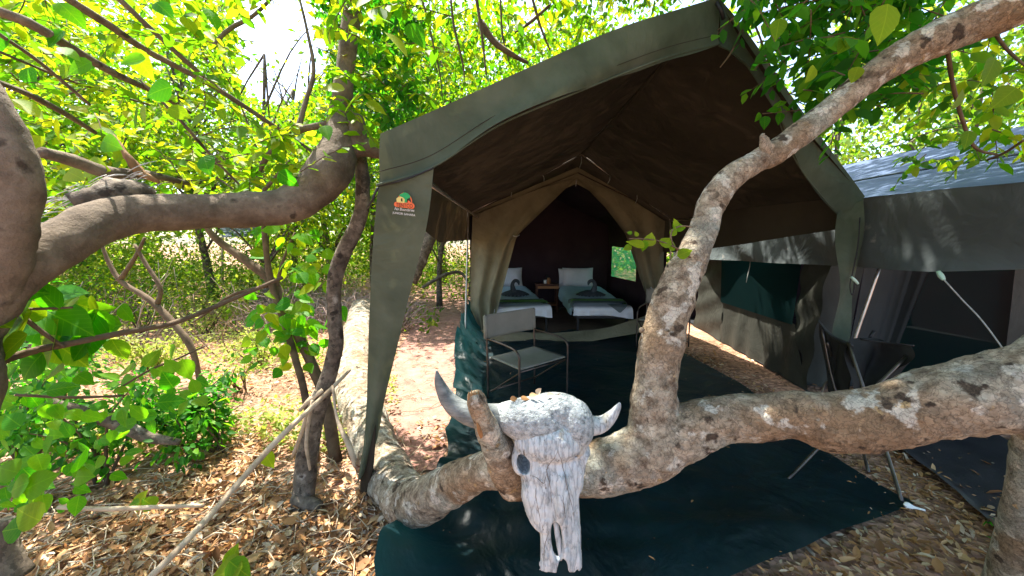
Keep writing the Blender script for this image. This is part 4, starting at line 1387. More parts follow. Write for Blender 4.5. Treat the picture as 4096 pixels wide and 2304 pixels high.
# pale frayed bark where a limb tore off
mb = MB()
for k in range(110):
    t = rng.random()
    x0, y0 = 130 + 420 * t + rng.uniform(-20, 20), 880 - 150 * t + rng.uniform(-70, 60)
    L_ = rng.uniform(40, 130)
    a = math.radians(rng.uniform(-32, 6))
    d = 1.36 + .2 * t + rng.uniform(-.03, .06)
    add_px(mb, [(x0, y0, d, 1.6), (x0 + L_ * .5 * math.cos(a), y0 + L_ * .5 * math.sin(a) - 5, d, 1.4), (x0 + L_ * math.cos(a), y0 + L_ * math.sin(a), d + .03, 1)], seg=4, sub=2)
fb_ = mb.build('frayed_bark', mk('pale_frayed_bark', [(.3, .29, .28), (.5, .49, .48), (.62, .62, .62)], 9, .8), bigt)
fb_['kind'] = 'stuff'
mb = MB()
add_px(mb, [(290, 815, 1.36, 40), (380, 790, 1.40, 48), (470, 770, 1.46, 50), (560, 762, 1.52, 36), (620, 775, 1.56, 14)], seg=14, sub=5, wob=.25, wf=14, seed=14)
mb.build('broken_stub', M['bark2'], bigt)
BR = [[(170, 610, 1.3, 22), (300, 645, 1.42, 26), (430, 690, 1.55, 24), (600, 700, 1.75, 16), (760, 735, 2.0, 8)],
      [(-40, 30, 1.5, 19), (150, 110, 1.6, 20), (320, 215, 1.75, 18), (470, 300, 1.9, 14), (620, 370, 2.1, 10), (760, 450, 2.3, 7)],
      [(230, -30, 1.6, 15), (420, 90, 1.75, 15), (600, 210, 1.95, 12), (860, 350, 2.2, 10), (1150, 540, 2.5, 8), (1300, 640, 2.6, 6)],
      [(460, -20, 1.9, 12), (640, 150, 2.05, 10), (830, 320, 2.25, 9), (960, 420, 2.4, 7)],
      [(-30, 120, 1.5, 8), (160, 250, 1.7, 7), (360, 420, 1.9, 6)],
      [(-30, 320, 1.3, 10), (120, 380, 1.5, 12), (260, 455, 1.7, 11), (380, 530, 1.9, 8)],
      [(-20, 200, 1.5, 6), (300, 330, 1.9, 5), (600, 420, 2.2, 4)],
      [(1320, 495, 2.2, 14), (1200, 520, 2.25, 14), (1130, 570, 2.3, 12), (1060, 640, 2.35, 10), (1030, 720, 2.4, 8), (1035, 790, 2.45, 6)],
      [(1190, 525, 2.25, 11), (1225, 400, 2.3, 9), (1255, 280, 2.35, 8), (1230, 130, 2.4, 6), (1190, -40, 2.45, 4)],
      [(820, 240, 2.5, 7), (900, 130, 2.5, 8), (1010, 65, 2.5, 7), (1100, -20, 2.5, 5)],
      [(560, 320, 2.0, 4), (720, 480, 2.1, 6), (860, 640, 2.3, 5), (1000, 780, 2.5, 4)],
      [(1040, 780, 2.3, 8), (1110, 700, 2.3, 6), (1160, 640, 2.3, 4)]]
for rows in BR:
    add_px(MB(), rows, seg=8, sub=5, wob=.12, wf=20, seed=3).build('branch', M['barkd'], bigt)
# dark splintered spike on the torn branch
mb = MB()
add_px(mb, [(455, 540, 1.6, 3), (480, 580, 1.6, 8), (520, 640, 1.6, 13), (560, 690, 1.62, 16), (640, 730, 1.66, 8)], seg=8, sub=5, wob=.4, wf=30, seed=6)
mb.build('splinter', M['rawwood'], bigt)

# slender twisted trunk by the left leg panel
sl_t = thing('slender_tree', (-1.32, 2.3, 0), 'slender twisted tree trunk just left of the tent leg panel', 'tree')
add_px(MB(), [(1430, 560, 2.35, 17), (1445, 660, 2.33, 25), (1452, 770, 2.32, 28), (1435, 880, 2.31, 28), (1375, 1010, 2.31, 30), (1340, 1120, 2.31, 29), (1336, 1250, 2.31, 26), (1345, 1370, 2.31, 28),
              (1315, 1500, 2.31, 30), (1262, 1660, 2.3, 35), (1232, 1800, 2.29, 39), (1217, 1950, 2.27, 42), (1208, 2060, 2.26, 47), (1200, 2180, 2.26, 52)], seg=18, sub=7, wob=.10, wf=12, seed=21).build('trunk', M['bark2'], sl_t)
for rows in ([(1200, 1640, 2.2, 9), (1240, 1600, 2.18, 12), (1290, 1560, 2.2, 9)], [(1260, 1560, 2.19, 8), (1210, 1720, 2.17, 8), (1170, 1830, 2.2, 6)],
             [(1250, 1600, 2.17, 7), (1225, 1760, 2.15, 7), (1240, 1880, 2.18, 5)], [(1330, 1540, 2.2, 5), (1350, 1680, 2.15, 7), (1400, 1790, 2.1, 12), (1420, 1870, 2.1, 5)]):
    add_px(MB(), rows, seg=8, sub=5, wob=.3, wf=20, seed=5, flat=.6).build('bark_strip', M['deadwood'], sl_t)

# sticks and dead wood on the ground at left
def stick(name, rows, mat, label, cat='stick', seg=10, wob=.1):
    o = add_px(MB(), rows, seg=seg, sub=6, wob=wob, wf=15, seed=rows[0][0]).build(name, mat)
    return tag(o, label, cat)


stick('long_stick', [(1400, 1480, 2.35, 6), (1300, 1580, 2.2, 9), (1130, 1740, 2.0, 11), (1000, 1880, 1.85, 12), (860, 2040, 1.68, 12), (720, 2190, 1.52, 13), (560, 2350, 1.4, 14)], M['deadwood'],
      'long pale stick leaning diagonally against the slender trunk')
stick('dead_branch', [(180, 1610, 2.2, 22), (330, 1650, 2.3, 24), (480, 1700, 2.4, 25), (600, 1750, 2.45, 22), (720, 1770, 2.5, 12)], M['bark2'], 'fallen dead branch lying in the green undergrowth', 'branch')
stick('cut_log', [(1172, 1988, 2.22, 22), (1215, 2005, 2.22, 27), (1270, 2028, 2.22, 27), (1282, 2033, 2.22, 20)], M['bark2'], 'short cut log lying at the foot of the slender trunk', 'log', 14)
stick('thin_stick', [(230, 2030, 1.6, 7), (450, 2036, 1.65, 9), (700, 2025, 1.7, 8), (820, 2022, 1.75, 6)], M['deadwood'], 'thin straight stick lying across the leaf litter')
stick('curved_root', [(1690, 1150, 8.2, 6), (1740, 1120, 8.4, 7), (1790, 1095, 8.6, 7), (1840, 1090, 8.8, 6), (1872, 1125, 8.8, 5)], M['barkd'], 'curved grey root arching above the far end of the sandy path', 'root')
stick('leaning_trunk', [(1640, 1125, 6.4, 30), (1680, 1040, 6.5, 28), (1715, 960, 6.6, 26), (1750, 880, 6.7, 24), (1780, 780, 6.8, 22)], M['bark2'], 'pale leaning trunk seen just past the left leg panel', 'trunk', 14)
stick('near_stump', [(4120, 2380, 1.55, 120), (4090, 2150, 1.45, 70), (4110, 1950, 1.35, 56), (4130, 1800, 1.3, 56), (4150, 1600, 1.2, 60)], M['bark'], 'brown trunk rising at the bottom right corner under the log', 'trunk', 18)
stick('grey_stump', [(0, 2330, 1.5, 90), (-20, 2240, 1.5, 70), (-40, 2100, 1.5, 60)], M['bark2'], 'pale grey stump at the bottom left corner', 'stump', 16)

# ------------------------------------------------------------------ buffalo skull
SK_D = 1.19
SK_S = SK_D / F4
sk_o = A(2210, 1800, SK_D)
skull = thing('buffalo_skull', sk_o, 'weathered grey-white buffalo skull with curved horns hung over the fallen trunk', 'skull')


def SK(x, y, z=0.0):
    y = y if y < 1800 else 1800 + (y - 1800) * .952
    return SK0(x, y, z)


def SK0(x, y, z=0.0):              # photo px in the skull's own plane, z px towards the viewer
    return sk_o + Vector((1, 0, 0)) * ((x - 2210) * SK_S) - UPV * ((y - 1800) * SK_S) - FWD * (z * SK_S)


def ell(c, r, rz=0.0, seg=24, rings=14):
    v, f = [], []
    for i in range(rings + 1):
        th = math.pi * i / rings
        for k in range(seg):
            ph = 2 * math.pi * k / seg
            x, y, z = r[0] * math.sin(th) * math.cos(ph), r[1] * math.cos(th), r[2] * math.sin(th) * math.sin(ph)
            xr, yr = rot2(x, y, rz)
            v.append(SK(c[0] + xr, c[1] + yr, c[2] + z))
    for i in range(rings):
        for k in range(seg):
            f.append((i * seg + k, i * seg + (k + 1) % seg, (i + 1) * seg + (k + 1) % seg, (i + 1) * seg + k))
    return v, f


def face_loft(secs, n=28):
    v, f = [], []
    for (y, xl, xr, zf, zb, cx) in secs:
        for k in range(n):
            a = 2 * math.pi * k / n
            c, s = math.cos(a), math.sin(a)
            hx = (xr - xl) / 2
            x = (xl + xr) / 2 + hx * math.copysign(abs(c) ** .75, c)
            z = zf * abs(s) ** .7 if s > 0 else zb * abs(s) ** .7
            x += cx * max(0, s)
            v.append(SK(x, y, z))
    m = len(secs)
    for i in range(m - 1):
        for k in range(n):
            f.append((i * n + k, (i + 1) * n + k, (i + 1) * n + (k + 1) % n, i * n + (k + 1) % n))
    f.append(tuple(range(n)))
    f.append(tuple((m - 1) * n + k for k in range(n - 1, -1, -1)))
    return v, f


def fuse(parts, voxel, cutters=(), smooth=2):
    def tmp(v, f):
        me = bpy.data.meshes.new('tmp')
        me.from_pydata([tuple(p) for p in v], [], f)
        bm = bmesh.new()
        bm.from_mesh(me)
        bmesh.ops.remove_doubles(bm, verts=bm.verts, dist=1e-6)
        bmesh.ops.recalc_face_normals(bm, faces=bm.faces)
        bm.to_mesh(me)
        bm.free()
        ob = bpy.data.objects.new('tmp', me)
        COL.objects.link(ob)
        return ob
    allv = MB()
    for v, f in parts:
        allv.add(v, f)
    o = tmp(allv.v, allv.f)
    md = o.modifiers.new('r', 'REMESH')
    md.mode = 'VOXEL'
    md.voxel_size = voxel
    cs = []
    for v, f in cutters:
        c = tmp(v, f)
        c.hide_render = True
        cs.append(c)
        b = o.modifiers.new('b', 'BOOLEAN')
        b.operation = 'DIFFERENCE'
        b.object = c
        b.solver = 'EXACT'
    if cutters:
        md = o.modifiers.new('r2', 'REMESH')
        md.mode = 'VOXEL'
        md.voxel_size = voxel
    if smooth:
        md = o.modifiers.new('s', 'SMOOTH')
        md.iterations = smooth
    bpy.context.view_layer.update()
    me = bpy.data.meshes.new_from_object(o.evaluated_get(bpy.context.evaluated_depsgraph_get()))
    V = [v.co.copy() for v in me.vertices]
    Fs = [tuple(p.vertices) for p in me.polygons]
    for c in cs + [o]:
        mm = c.data
        bpy.data.objects.remove(c)
        bpy.data.meshes.remove(mm)
    bpy.data.meshes.remove(me)
    return V, Fs


secs = [(1660, 2075, 2330, 30, 60, 0), (1720, 2062, 2348, 62, 70, 0), (1775, 2052, 2342, 74, 70, 0), (1825, 2050, 2342, 80, 66, 5), (1880, 2072, 2334, 84, 60, 10), (1930, 2086, 2316, 82, 54, 14),
        (1985, 2080, 2310, 78, 48, 14), (2040, 2094, 2314, 72, 44, 10), (2085, 2112, 2318, 66, 40, 6), (2112, 2132, 2322, 60, 34, 2), (2122, 2152, 2322, 58, 34, 2), (2180, 2158, 2324, 52, 30, 0), (2240, 2156, 2328, 44, 28, 0), (2292, 2148, 2330, 34, 24, 0)]
bone_parts = [face_loft(secs), ell((2092, 1822, 18), (46, 70, 66), .15), ell((2325, 1812, 10), (34, 62, 56)), ell((2200, 1745, 46), (146, 84, 68)),
              ell((2130, 1960, 26), (44, 90, 44), -.15), ell((2296, 1900, 24), (34, 80, 44)),
              tube_geo([SK(2236, 1860, 66), SK(2238, 1930, 74), SK(2232, 2000, 76), SK(2226, 2066, 66)], [30 * SK_S, 28 * SK_S, 24 * SK_S, 12 * SK_S], 12, 6)]
cut = [ell((2092, 1826, 36), (27, 46, 80), -.18), ell((2345, 1835, 30), (16, 34, 40)),
       ell((2222, 2150, 84), (27, 100, 78), -.08), ell((2246, 2306, 10), (24, 84, 130)),
       ell((2196, 1752, 84), (8, 10, 30)), ell((2292, 1790, 78), (8, 10, 30)),
       ell((2192, 2312, 0), (9, 26, 80)), ell((2302, 2300, 0), (8, 22, 80))]
V, Fs = fuse(bone_parts, .0042, cut, 2)
V2 = []
for p in V:
    n1 = noise.noise(p * 38) * .0034 + noise.noise(p * 95) * .002 + noise.noise(Vector((p.x * 160, p.y * 160, p.z * 28))) * .0022
    V2.append(p - FWD * n1 + UPV * (n1 * .4))
V_bone, F_bone = V2, Fs
MB().add(V2, Fs).build('cranium', M['bone'], skull)
boss_parts = [ell((2140, 1674, 22), (152, 92, 84), .10), ell((2300, 1686, 26), (70, 98, 80), -.1), ell((2215, 1640, 14), (125, 74, 74)), ell((2060, 1668, 4), (100, 66, 60), .05)]
V, Fs = fuse(boss_parts, .0042, (), 3)
V2 = []
for p in V:
    n1 = noise.noise(p * 45) * .0018 + noise.noise(p * 140) * .0009 + noise.noise(p * 260) * .0006
    V2.append(p - FWD * n1 + UPV * n1 * .6)
MB().add(V2, Fs).build('horn_boss', M['boss'], skull)
MB().tube([SK(2060, 1672, 4), SK(1975, 1672, -4), SK(1890, 1668, -22), SK(1822, 1640, -30), SK(1778, 1590, -24), SK(1755, 1530, -8), SK(1748, 1480, 8)],
          [58 * SK_S, 54 * SK_S, 47 * SK_S, 40 * SK_S, 31 * SK_S, 19 * SK_S, 4 * SK_S], 20, 7, wob=.05, wf=30, seed=2).build('horn', M['horn'], skull)
MB().tube([SK(2330, 1716, -50), SK(2385, 1726, -60), SK(2430, 1712, -56), SK(2462, 1676, -44), SK(2480, 1640, -30), SK(2486, 1618, -22)],
          [44 * SK_S, 40 * SK_S, 32 * SK_S, 22 * SK_S, 13 * SK_S, 4 * SK_S], 18, 7, wob=.05, wf=30, seed=3).build('horn', M['bone'], skull)
mb = MB()
mb.tube([SK(2214, 2050, 40), SK(2226, 2130, 34), SK(2236, 2200, 26), SK(2242, 2245, 20)], [14 * SK_S, 13 * SK_S, 12 * SK_S, 6 * SK_S], 10, 5, wob=.2, wf=40, flat=.7)
mb.tube([SK(2240, 2070, 20), SK(2254, 2150, 14), SK(2262, 2215, 10)], [8 * SK_S, 8 * SK_S, 4 * SK_S], 8, 5, wob=.2, wf=40)
mb.build('nasal_bone', M['bone'], skull)
# sutures: fine dark cracks opened in the bone, laid onto its surface
from mathutils.bvhtree import BVHTree
bvh = BVHTree.FromPolygons(V_bone, F_bone)
for pts in ([(2232, 1805), (2216, 1835), (2196, 1862), (2186, 1890), (2196, 1925), (2204, 1980), (2206, 2040)], [(2232, 1805), (2246, 1850), (2258, 1900), (2272, 1970), (2290, 2050), (2300, 2120)],
            [(2118, 1905), (2150, 1918), (2174, 1940), (2188, 1900)], [(2140, 1960), (2150, 2040), (2165, 2110)], [(2196, 2140), (2180, 2200), (2172, 2270)], [(2250, 1990), (2256, 2040), (2262, 2085)]):
    line = []
    for q in catmull(pts, 5):
        o_, d_ = CAM, (SK(q[0] + rng.uniform(-1.5, 1.5), q[1], 0) - CAM).normalized()
        h_ = bvh.ray_cast(o_, d_)
        if h_[0] is not None:
            line.append(h_[0] - d_ * .0004)
    if len(line) > 3:
        MB().tube(line, [.0003 + .0006 * math.sin(math.pi * i / (len(line) - 1)) for i in range(len(line))], 5, 1).build('suture', M['twig'], skull)
# dry leaf scraps lying on the skull
DRY = [leaf_proto('leaf', M['litter'], t, f, c, w) for t, f, c, w in ((0.2, .3, .3, .3), (.5, -.2, .35, .26), (.75, .4, -.2, .34), (.95, .2, .25, .24))]
for i, (x, y, L_, lab) in enumerate(((2060, 1576, 38, 'pale curled leaf on the left of the skull boss'), (2100, 1566, 36, 'thin tan leaf lying on the skull left of its top'), (2160, 1556, 34, 'upright red-brown leaf standing on top of the skull'),
                                     (2205, 1562, 48, 'grey-brown leaf flat on the skull right of its top'), (2248, 1574, 56, 'long straw-coloured leaf on the right of the skull boss'), (2284, 1588, 38, 'orange leaf at the right end of the scraps on the skull'),
                                     (2132, 1564, 34, 'small crumpled leaf between the tan leaf and the upright leaf on the skull'))):
    o = bpy.data.objects.new('dry_leaf', DRY[i % 4])
    COL.objects.link(o)
    p = SK(x - L_ / 2, y + 8, 40 + 10 * (i % 2))
    t = Vector((1, rng.uniform(-.4, .4), (1.2 if i == 2 else rng.uniform(-.1, .2)))).normalized()
    n = (Vector((0, -.7, .7)) - t * t.dot(Vector((0, -.7, .7)))).normalized()
    m = Matrix((t, n.cross(t), n)).transposed().to_4x4() @ Matrix.Scale(L_ * SK_S, 4)
    m.translation = p
    o.matrix_world = m
    tag(o, lab, 'leaf', 'dry leaf scraps on the skull')

# ------------------------------------------------------------------ foliage
def sprays(n, region, dr, size, nl=(9, 16), length=(.25, .5), droop=.5, keep=None, tip=None, seed=1):
    """leafy twigs: returns twig tubes and leaf arrays"""
    r = random.Random(seed)
    C, T, N, S = [], [], [], []
    mb = MB()
    k = 0
    tries = 0
    while k < n and tries < n * 30:
        tries += 1
        x, y, d = r.uniform(*region[0]), r.uniform(*region[1]), r.uniform(*dr) if not callable(dr) else dr(r)
        if keep and not keep(x, y, d):
            continue
        k += 1
        p = A(x, y, d)
        L_ = r.uniform(*length)
        dirv = Vector((r.uniform(-1, 1), r.uniform(-1, 1), r.uniform(-.6, .5))).normalized()
        pts = []
        q = p - dirv * L_ * .5
        st = L_ / 4
        dv = dirv.copy()
        for i in range(5):
            pts.append(q.copy())
            q = q + dv * st
            dv = (dv + Vector((0, 0, -droop * .25)) + rand_unit(r) * .12).normalized()
        mb.tube(pts, [.0035, .003, .0026, .002, .001], 4, 1)
        m = r.randint(*nl)
        for i in range(m):
            t = (i + .5) / m * 4
            a = int(t)
            b = pts[a].lerp(pts[a + 1], t - a)
            seg = (pts[a + 1] - pts[a]).normalized()
            side = seg.cross(Vector((0, 0, 1)))
            side = side.normalized() if side.length > .1 else Vector((1, 0, 0))
            s = 1 if i % 2 else -1
            ld = (side * s * r.uniform(.5, 1) + seg * r.uniform(.2, .9) + Vector((0, 0, -droop * r.uniform(.2, 1.2))) + rand_unit(r) * .3)
            C.append(tuple(b))
            T.append(tuple(ld))
            N.append(tuple(Vector((0, 0, 1)) + rand_unit(r) * .7))
            S.append(r.uniform(*size))
    return mb, np.array(C), np.array(T), np.array(N), np.array(S)


def gap(x, y, d):                  # opening in the canopy where the bright sky shows
    if ((x - 1120) / 250) ** 2 + ((y - 210) / 270) ** 2 < 1:
        return False
    return True


def k_left(x, y, d):
    if not gap(x, y, d):
        return False
    if x > 1440 and y > 560 and d < 2.6:
        return False
    if x > 1500 and y > 560 - (x - 1500) * .5 and d < 3:
        return False
    return True


mb, C, T, N, S = sprays(330, ((-250, 1780), (-250, 800)), (1.8, 3.4), (.05, .095), keep=k_left, seed=3)
mb.build('twigs', M['twig'], bigt)['kind'] = 'stuff'
leaves_mesh('crown', C, T, N, S * 1.1, M['leaf'], bigt, 'l')
# broad leaves hanging close to the lens, each a part
for k in range(60):
    x, y = rng.uniform(-60, 1650), rng.uniform(-40, 700)
    if not gap(x, y, 2) or (x > 1350 and y > 420):
        continue
    d = rng.uniform(1.35, 2.1)
    L_ = rng.uniform(70, 125) * 1.6 / d
    a = rng.uniform(math.pi * 1.05, math.pi * 1.95)
    dv = (Vector((math.cos(a), 0, 0)) + UPV * math.sin(a) + FWD * rng.uniform(-.4, .4)).normalized()
    big_leaf(bigt, A(x, y, d), dv, -FWD * .7 + Vector((0, 0, .6)) + rand_unit() * .6, L_ * d / F4, PROTO if k % 2 else PROTOY)
# vine leaves wrapping the upright limb
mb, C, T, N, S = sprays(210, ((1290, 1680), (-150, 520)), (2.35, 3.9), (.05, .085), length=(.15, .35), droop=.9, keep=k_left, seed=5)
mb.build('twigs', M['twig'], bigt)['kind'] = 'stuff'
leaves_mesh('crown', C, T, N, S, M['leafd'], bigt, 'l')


# boughs of the same tree reaching over the ridge of the awning
mb, C, T, N, S = sprays(250, ((1560, 2950), (-180, 480)), (3.9, 6.2), (.07, .125), length=(.35, .7), droop=.9, keep=lambda x, y, d: y < 470 - .405 * (x - 1530), seed=15)
mb.build('twigs', M['twig'], bigt)['kind'] = 'stuff'
leaves_mesh('crown', C, T, N, S, M['leaf'], bigt, 'l')
for rows in ([(1800, -40, 3.6, 5), (1815, 100, 3.6, 5), (1850, 250, 3.6, 4), (1860, 330, 3.6, 2)], [(1900, -40, 3.6, 7), (1925, 120, 3.6, 6), (1945, 300, 3.6, 3)], [(2000, -40, 3.8, 4), (2010, 140, 3.8, 4), (2040, 260, 3.8, 2)],
             [(1920, 90, 3.7, 16), (1980, 170, 3.7, 12), (2060, 225, 3.7, 9), (2110, 250, 3.8, 6)], [(2120, -40, 4, 5), (2160, 100, 4, 5), (2200, 200, 4, 3)], [(2200, 20, 4, 5), (2120, 90, 4, 6), (2060, 130, 4, 3)], [(1680, -40, 3.4, 4), (1720, 120, 3.4, 4), (1760, 300, 3.4, 3), (1770, 400, 3.4, 2)]):
    add_px(MB(), rows, seg=6, sub=5, wob=.1, seed=4).build('branch', M['twig'], bigt)


def k_right(x, y, d):
    return x > 2960 + (y - 20) * .72 + 40 and y < 640 - (x - 3000) * .35 + (0 if x < 3500 else -40) and not (x > 3450 and y > 420 - (x - 3450) * .45)


mb, C, T, N, S = sprays(130, ((2930, 3700), (-200, 520)), (1.55, 2.3), (.06, .10), keep=k_right, droop=.8, seed=7)
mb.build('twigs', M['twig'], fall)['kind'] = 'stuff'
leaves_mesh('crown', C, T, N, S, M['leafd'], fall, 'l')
mb, C, T, N, S = sprays(46, ((3500, 4300), (60, 700)), (1.7, 3.2), (.06, .10), droop=.9, keep=lambda x, y, d: y > 300 - (x - 3500) * .35 and x > 3600, seed=9)
mb.build('twigs', M['twig'], fall)['kind'] = 'stuff'
leaves_mesh('crown', C, T, N, S, M['leaf'], fall, 'l')
for rows in ([(3790, 190, 1.5, 7), (3810, 330, 1.6, 7), (3850, 480, 1.7, 7), (3900, 590, 1.75, 6), (3990, 620, 1.8, 4)], [(4096, 560, 1.6, 5), (4020, 610, 1.7, 5), (3950, 640, 1.8, 4)],
             [(4096, 40, 1.6, 9), (4000, 100, 1.7, 7), (3900, 170, 1.8, 5)], [(3970, 120, 1.7, 6), (4030, 200, 1.75, 6), (4120, 280, 1.7, 4)],
             [(3000, -20, 2.2, 6), (2985, 70, 2.2, 6), (2930, 200, 2.2, 4), (2880, 270, 2.2, 2)], [(2995, 40, 2.2, 4), (3040, 150, 2.2, 4), (3090, 280, 2.2, 3), (3140, 300, 2.2, 2)],
             [(2990, 50, 2.2, 3), (2930, 80, 2.2, 3), (2870, 120, 2.2, 2)]):
    add_px(MB(), rows, seg=6, sub=5, wob=.1, seed=2).build('twig', M['twig'], fall)
# large yellow-green leaves seen close by
for (x, y, d, L_, ang) in ((3545, 90, 1.2, 150, 265), (3420, 300, 1.4, 70, 250), (3240, 300, 1.5, 75, 240), (3110, 120, 1.5, 90, 260), (3380, 180, 1.5, 85, 230), (3960, 290, 1.4, 120, 250), (3830, 400, 1.5, 90, 240), (4020, 390, 1.35, 120, 220), (3870, 560, 1.5, 75, 260)):
    a = math.radians(ang)
    dv = Vector((math.cos(a), 0, 0)) + UPV * math.sin(a)
    big_leaf(fall, A(x, y, d) - dv * (L_ * d / F4 / 2), dv, -FWD + rand_unit() * .5, L_ * d / F4, PROTOY)


def bg_tree(name, label, xy, H, R, tr, ncl, nlf, ls, seed, mat, group, zc=.62, lean=(0, 0), bark='bark2', flat=.75, sig=.40, gapk=True):
    r = random.Random(seed)
    g = np.random.default_rng(seed)
    x, y = xy
    z = gh(x, y)
    t = thing(name, (x, y, z), label, 'tree', group)
    b = Vector((x, y, z - .05))
    top = b + Vector((lean[0], lean[1], H * .8))
    pts = [b.lerp(top, k / 5) + Vector((r.uniform(-.16, .16), r.uniform(-.16, .16), 0)) * (k / 5) * (H / 6) for k in range(6)]
    m = MB()
    m.tube(pts, [tr * (1.25 if k == 0 else 1 - .14 * k) for k in range(6)], 10, 4, wob=.12, wf=4, seed=seed)
    C, T, N, S = [], [], [], []
    per = max(8, nlf // ncl)
    for c in range(ncl):
        while True:
            q = np.array([r.uniform(-1, 1), r.uniform(-1, 1), r.uniform(-1, 1)])
            if .15 < np.linalg.norm(q) < 1:
                break
        cc_ = np.array([x + lean[0] * .8 + q[0] * R, y + lean[1] * .8 + q[1] * R, z + H * zc + q[2] * H * (1 - zc) * .98])
        hs = pts[min(5, max(1, int((cc_[2] - z) / H * 5)))] if c % 2 == 0 else pts[r.randint(2, 5)]
        if c % 2 == 0 or c < 8:
            ctr = Vector(cc_)
            mid = hs.lerp(ctr, .5) + Vector((0, 0, .12 * R))
            m.tube([hs, mid, ctr], [tr * .32, tr * .2, tr * .06], 6, 3)
        o = g.normal(0, 1, (per, 3)) * np.array([sig, sig, sig * flat]) * R * .42
        P = cc_ + o
        C.append(P)
        dv = unit(o + g.normal(0, .6, (per, 3))) + np.array([0, 0, -.55])
        T.append(dv)
        N.append(g.normal(0, .55, (per, 3)) + np.array([0, 0, 1]))
        S.append(g.uniform(.8, 1.6, per) * ls)
    C = np.concatenate(C)
    T = np.concatenate(T)
    N = np.concatenate(N)
    S = np.concatenate(S)
    px, py, ax = proj(C)
    ok = (C[:, 2] > z + .15)
    if gapk:
        ok &= ~((ax > 0) & (((px - 1120) / 190) ** 2 + ((py - 205) / 215) ** 2 < 1) & (g.random(len(C)) < .97))
    m.build('trunk', M[bark], t)
    leaves_mesh('crown', C[ok], T[ok], N[ok], S[ok], M[mat], t)
    return t


GL = 'trees in the thicket left of the tent'
GR = 'trees behind the tents'
spec = [  # xy, H, R, trunk r, clumps, leaves, leaf size, material, label, group
    ((-1.9, 9.4), 7.6, 2.0, .07, 36, 6000, .10, 'leaf', 'slim bright-leaved tree nearest the path behind the slender trunk', GL),
    ((-6.0, 8.8), 7.4, 2.2, .08, 36, 6500, .10, 'leaf', 'bright yellow-green tree above the big brown limb', GL),
    ((-9.6, 7.4), 7.6, 2.4, .09, 36, 6500, .11, 'leaf', 'broad yellow-green tree at the upper left corner', GL),
    ((-3.9, 10.2), 8.2, 2.4, .09, 38, 6500, .12, 'leaf', 'tall sunlit tree behind the near left trees', GL),
    ((-1.3, 11.6), 8.6, 2.5, .10, 38, 6500, .13, 'leaf', 'tall sunlit tree beyond the far end of the path', GL),
    ((-8.8, 10.6), 8.6, 2.6, .11, 38, 6000, .14, 'leaf', 'leafy tree far left in the thicket', GL),
    ((-6.0, 12.0), 8.5, 2.8, .12, 38, 6000, .15, 'leaff', 'pale green tree deep in the left thicket', GL),
    ((-12.5, 8.6), 8.6, 2.8, .12, 38, 5500, .15, 'leaf', 'leafy tree at the far left edge of the thicket', GL),
    ((-2.8, 15.0), 9.5, 3.0, .13, 34, 3400, .17, 'leaff', 'pale tall tree far behind the path', GL),
    ((-9.0, 15.0), 9.5, 3.2, .13, 34, 3400, .17, 'leaff', 'pale tall tree far back at left', GL),
    ((-14.0, 12.0), 9.5, 3.4, .14, 34, 3200, .17, 'leaff', 'large pale tree at the far left', GL),
    ((0.6, 14.0), 9.5, 2.8, .12, 38, 6500, .16, 'leaf', 'green tree rising right behind the awning ridge', GR),
    ((3.2, 13.0), 10.0, 2.8, .12, 38, 6500, .16, 'leaf', 'green tree above the awning left of its peak', GR),
    ((6.6, 12.6), 8.0, 2.4, .10, 28, 3600, .13, 'leaff', 'thin tree seen past the right slope of the awning', GR),
    ((9.2, 11.0), 7.5, 2.4, .10, 28, 3400, .12, 'leaff', 'thin silvery tree behind the blue tent roof', GR),
    ((11.5, 9.5), 7.5, 2.5, .10, 28, 3400, .12, 'leaff', 'thin silvery tree behind the right end of the blue roof', GR),
    ((13.5, 13.0), 9.5, 3.0, .12, 28, 2200, .14, 'leaff', 'pale tree deep behind the grey tent', GR),
    ((8.5, 16.0), 9.5, 3.0, .12, 28, 2400, .15, 'leaff', 'pale tree far back between the two tents', GR),
]
for i, (xy, H, R, tr, nc, nl_, ls, mt_, lab, grp) in enumerate(spec):
    bg_tree('leafy_tree', lab, xy, H, R, tr, nc, nl_, ls, 40 + i, mt_, grp, zc=.60 if i < 13 else .55, lean=(rng.uniform(-.6, .6), rng.uniform(-.6, .2)))

# unseen canopy added to shade the camp, parented to the two near trees
def shade_canopy(parent, n, bx, by, dz, ls, mat, seed):
    g = np.random.default_rng(seed)
    m = n // 45
    cx, cy = g.uniform(bx[0], bx[1], m), g.uniform(by[0], by[1], m)
    cz = 2.35 + .74 * np.maximum(cy, 0) + g.uniform(.35, dz, m)
    C = np.repeat(np.stack([cx, cy, cz], 1), 45, 0) + g.normal(0, .27, (m * 45, 3)) * np.array([1, 1, .6])
    k = len(C)
    C = C[C[:, 2] > 2.2 + .72 * np.maximum(C[:, 1], 0)]
    k = len(C)
    leaves_mesh('crown', C, g.normal(0, 1, (k, 3)) + np.array([0, 0, -.4]), g.normal(0, .5, (k, 3)) + np.array([0, 0, 1]), g.uniform(.7, 1.3, k) * ls, M[mat], parent)


shade_canopy(bigt, 5200, (-.9, 1.2), (.3, 4.6), 2.4, .13, 'leaf', 31)
shade_canopy(fall, 17000, (-.2, 6.5), (.2, 7.5), 2.6, .15, 'leafd', 33)

# shade trees standing beside and behind the photographer's spot are part of the same wood
for i, (xy, H, R) in enumerate((((-4.2, -.8), 6.5, 2.4), ((4.8, -.4), 6.8, 2.6))):
    bg_tree('leafy_tree', ('leafy tree standing to the left beside the clearing', 'leafy tree standing to the right beside the clearing')[i], xy, H, R, .10, 26, 2600, .11, 70 + i, 'leaf', None, zc=.7, gapk=False)

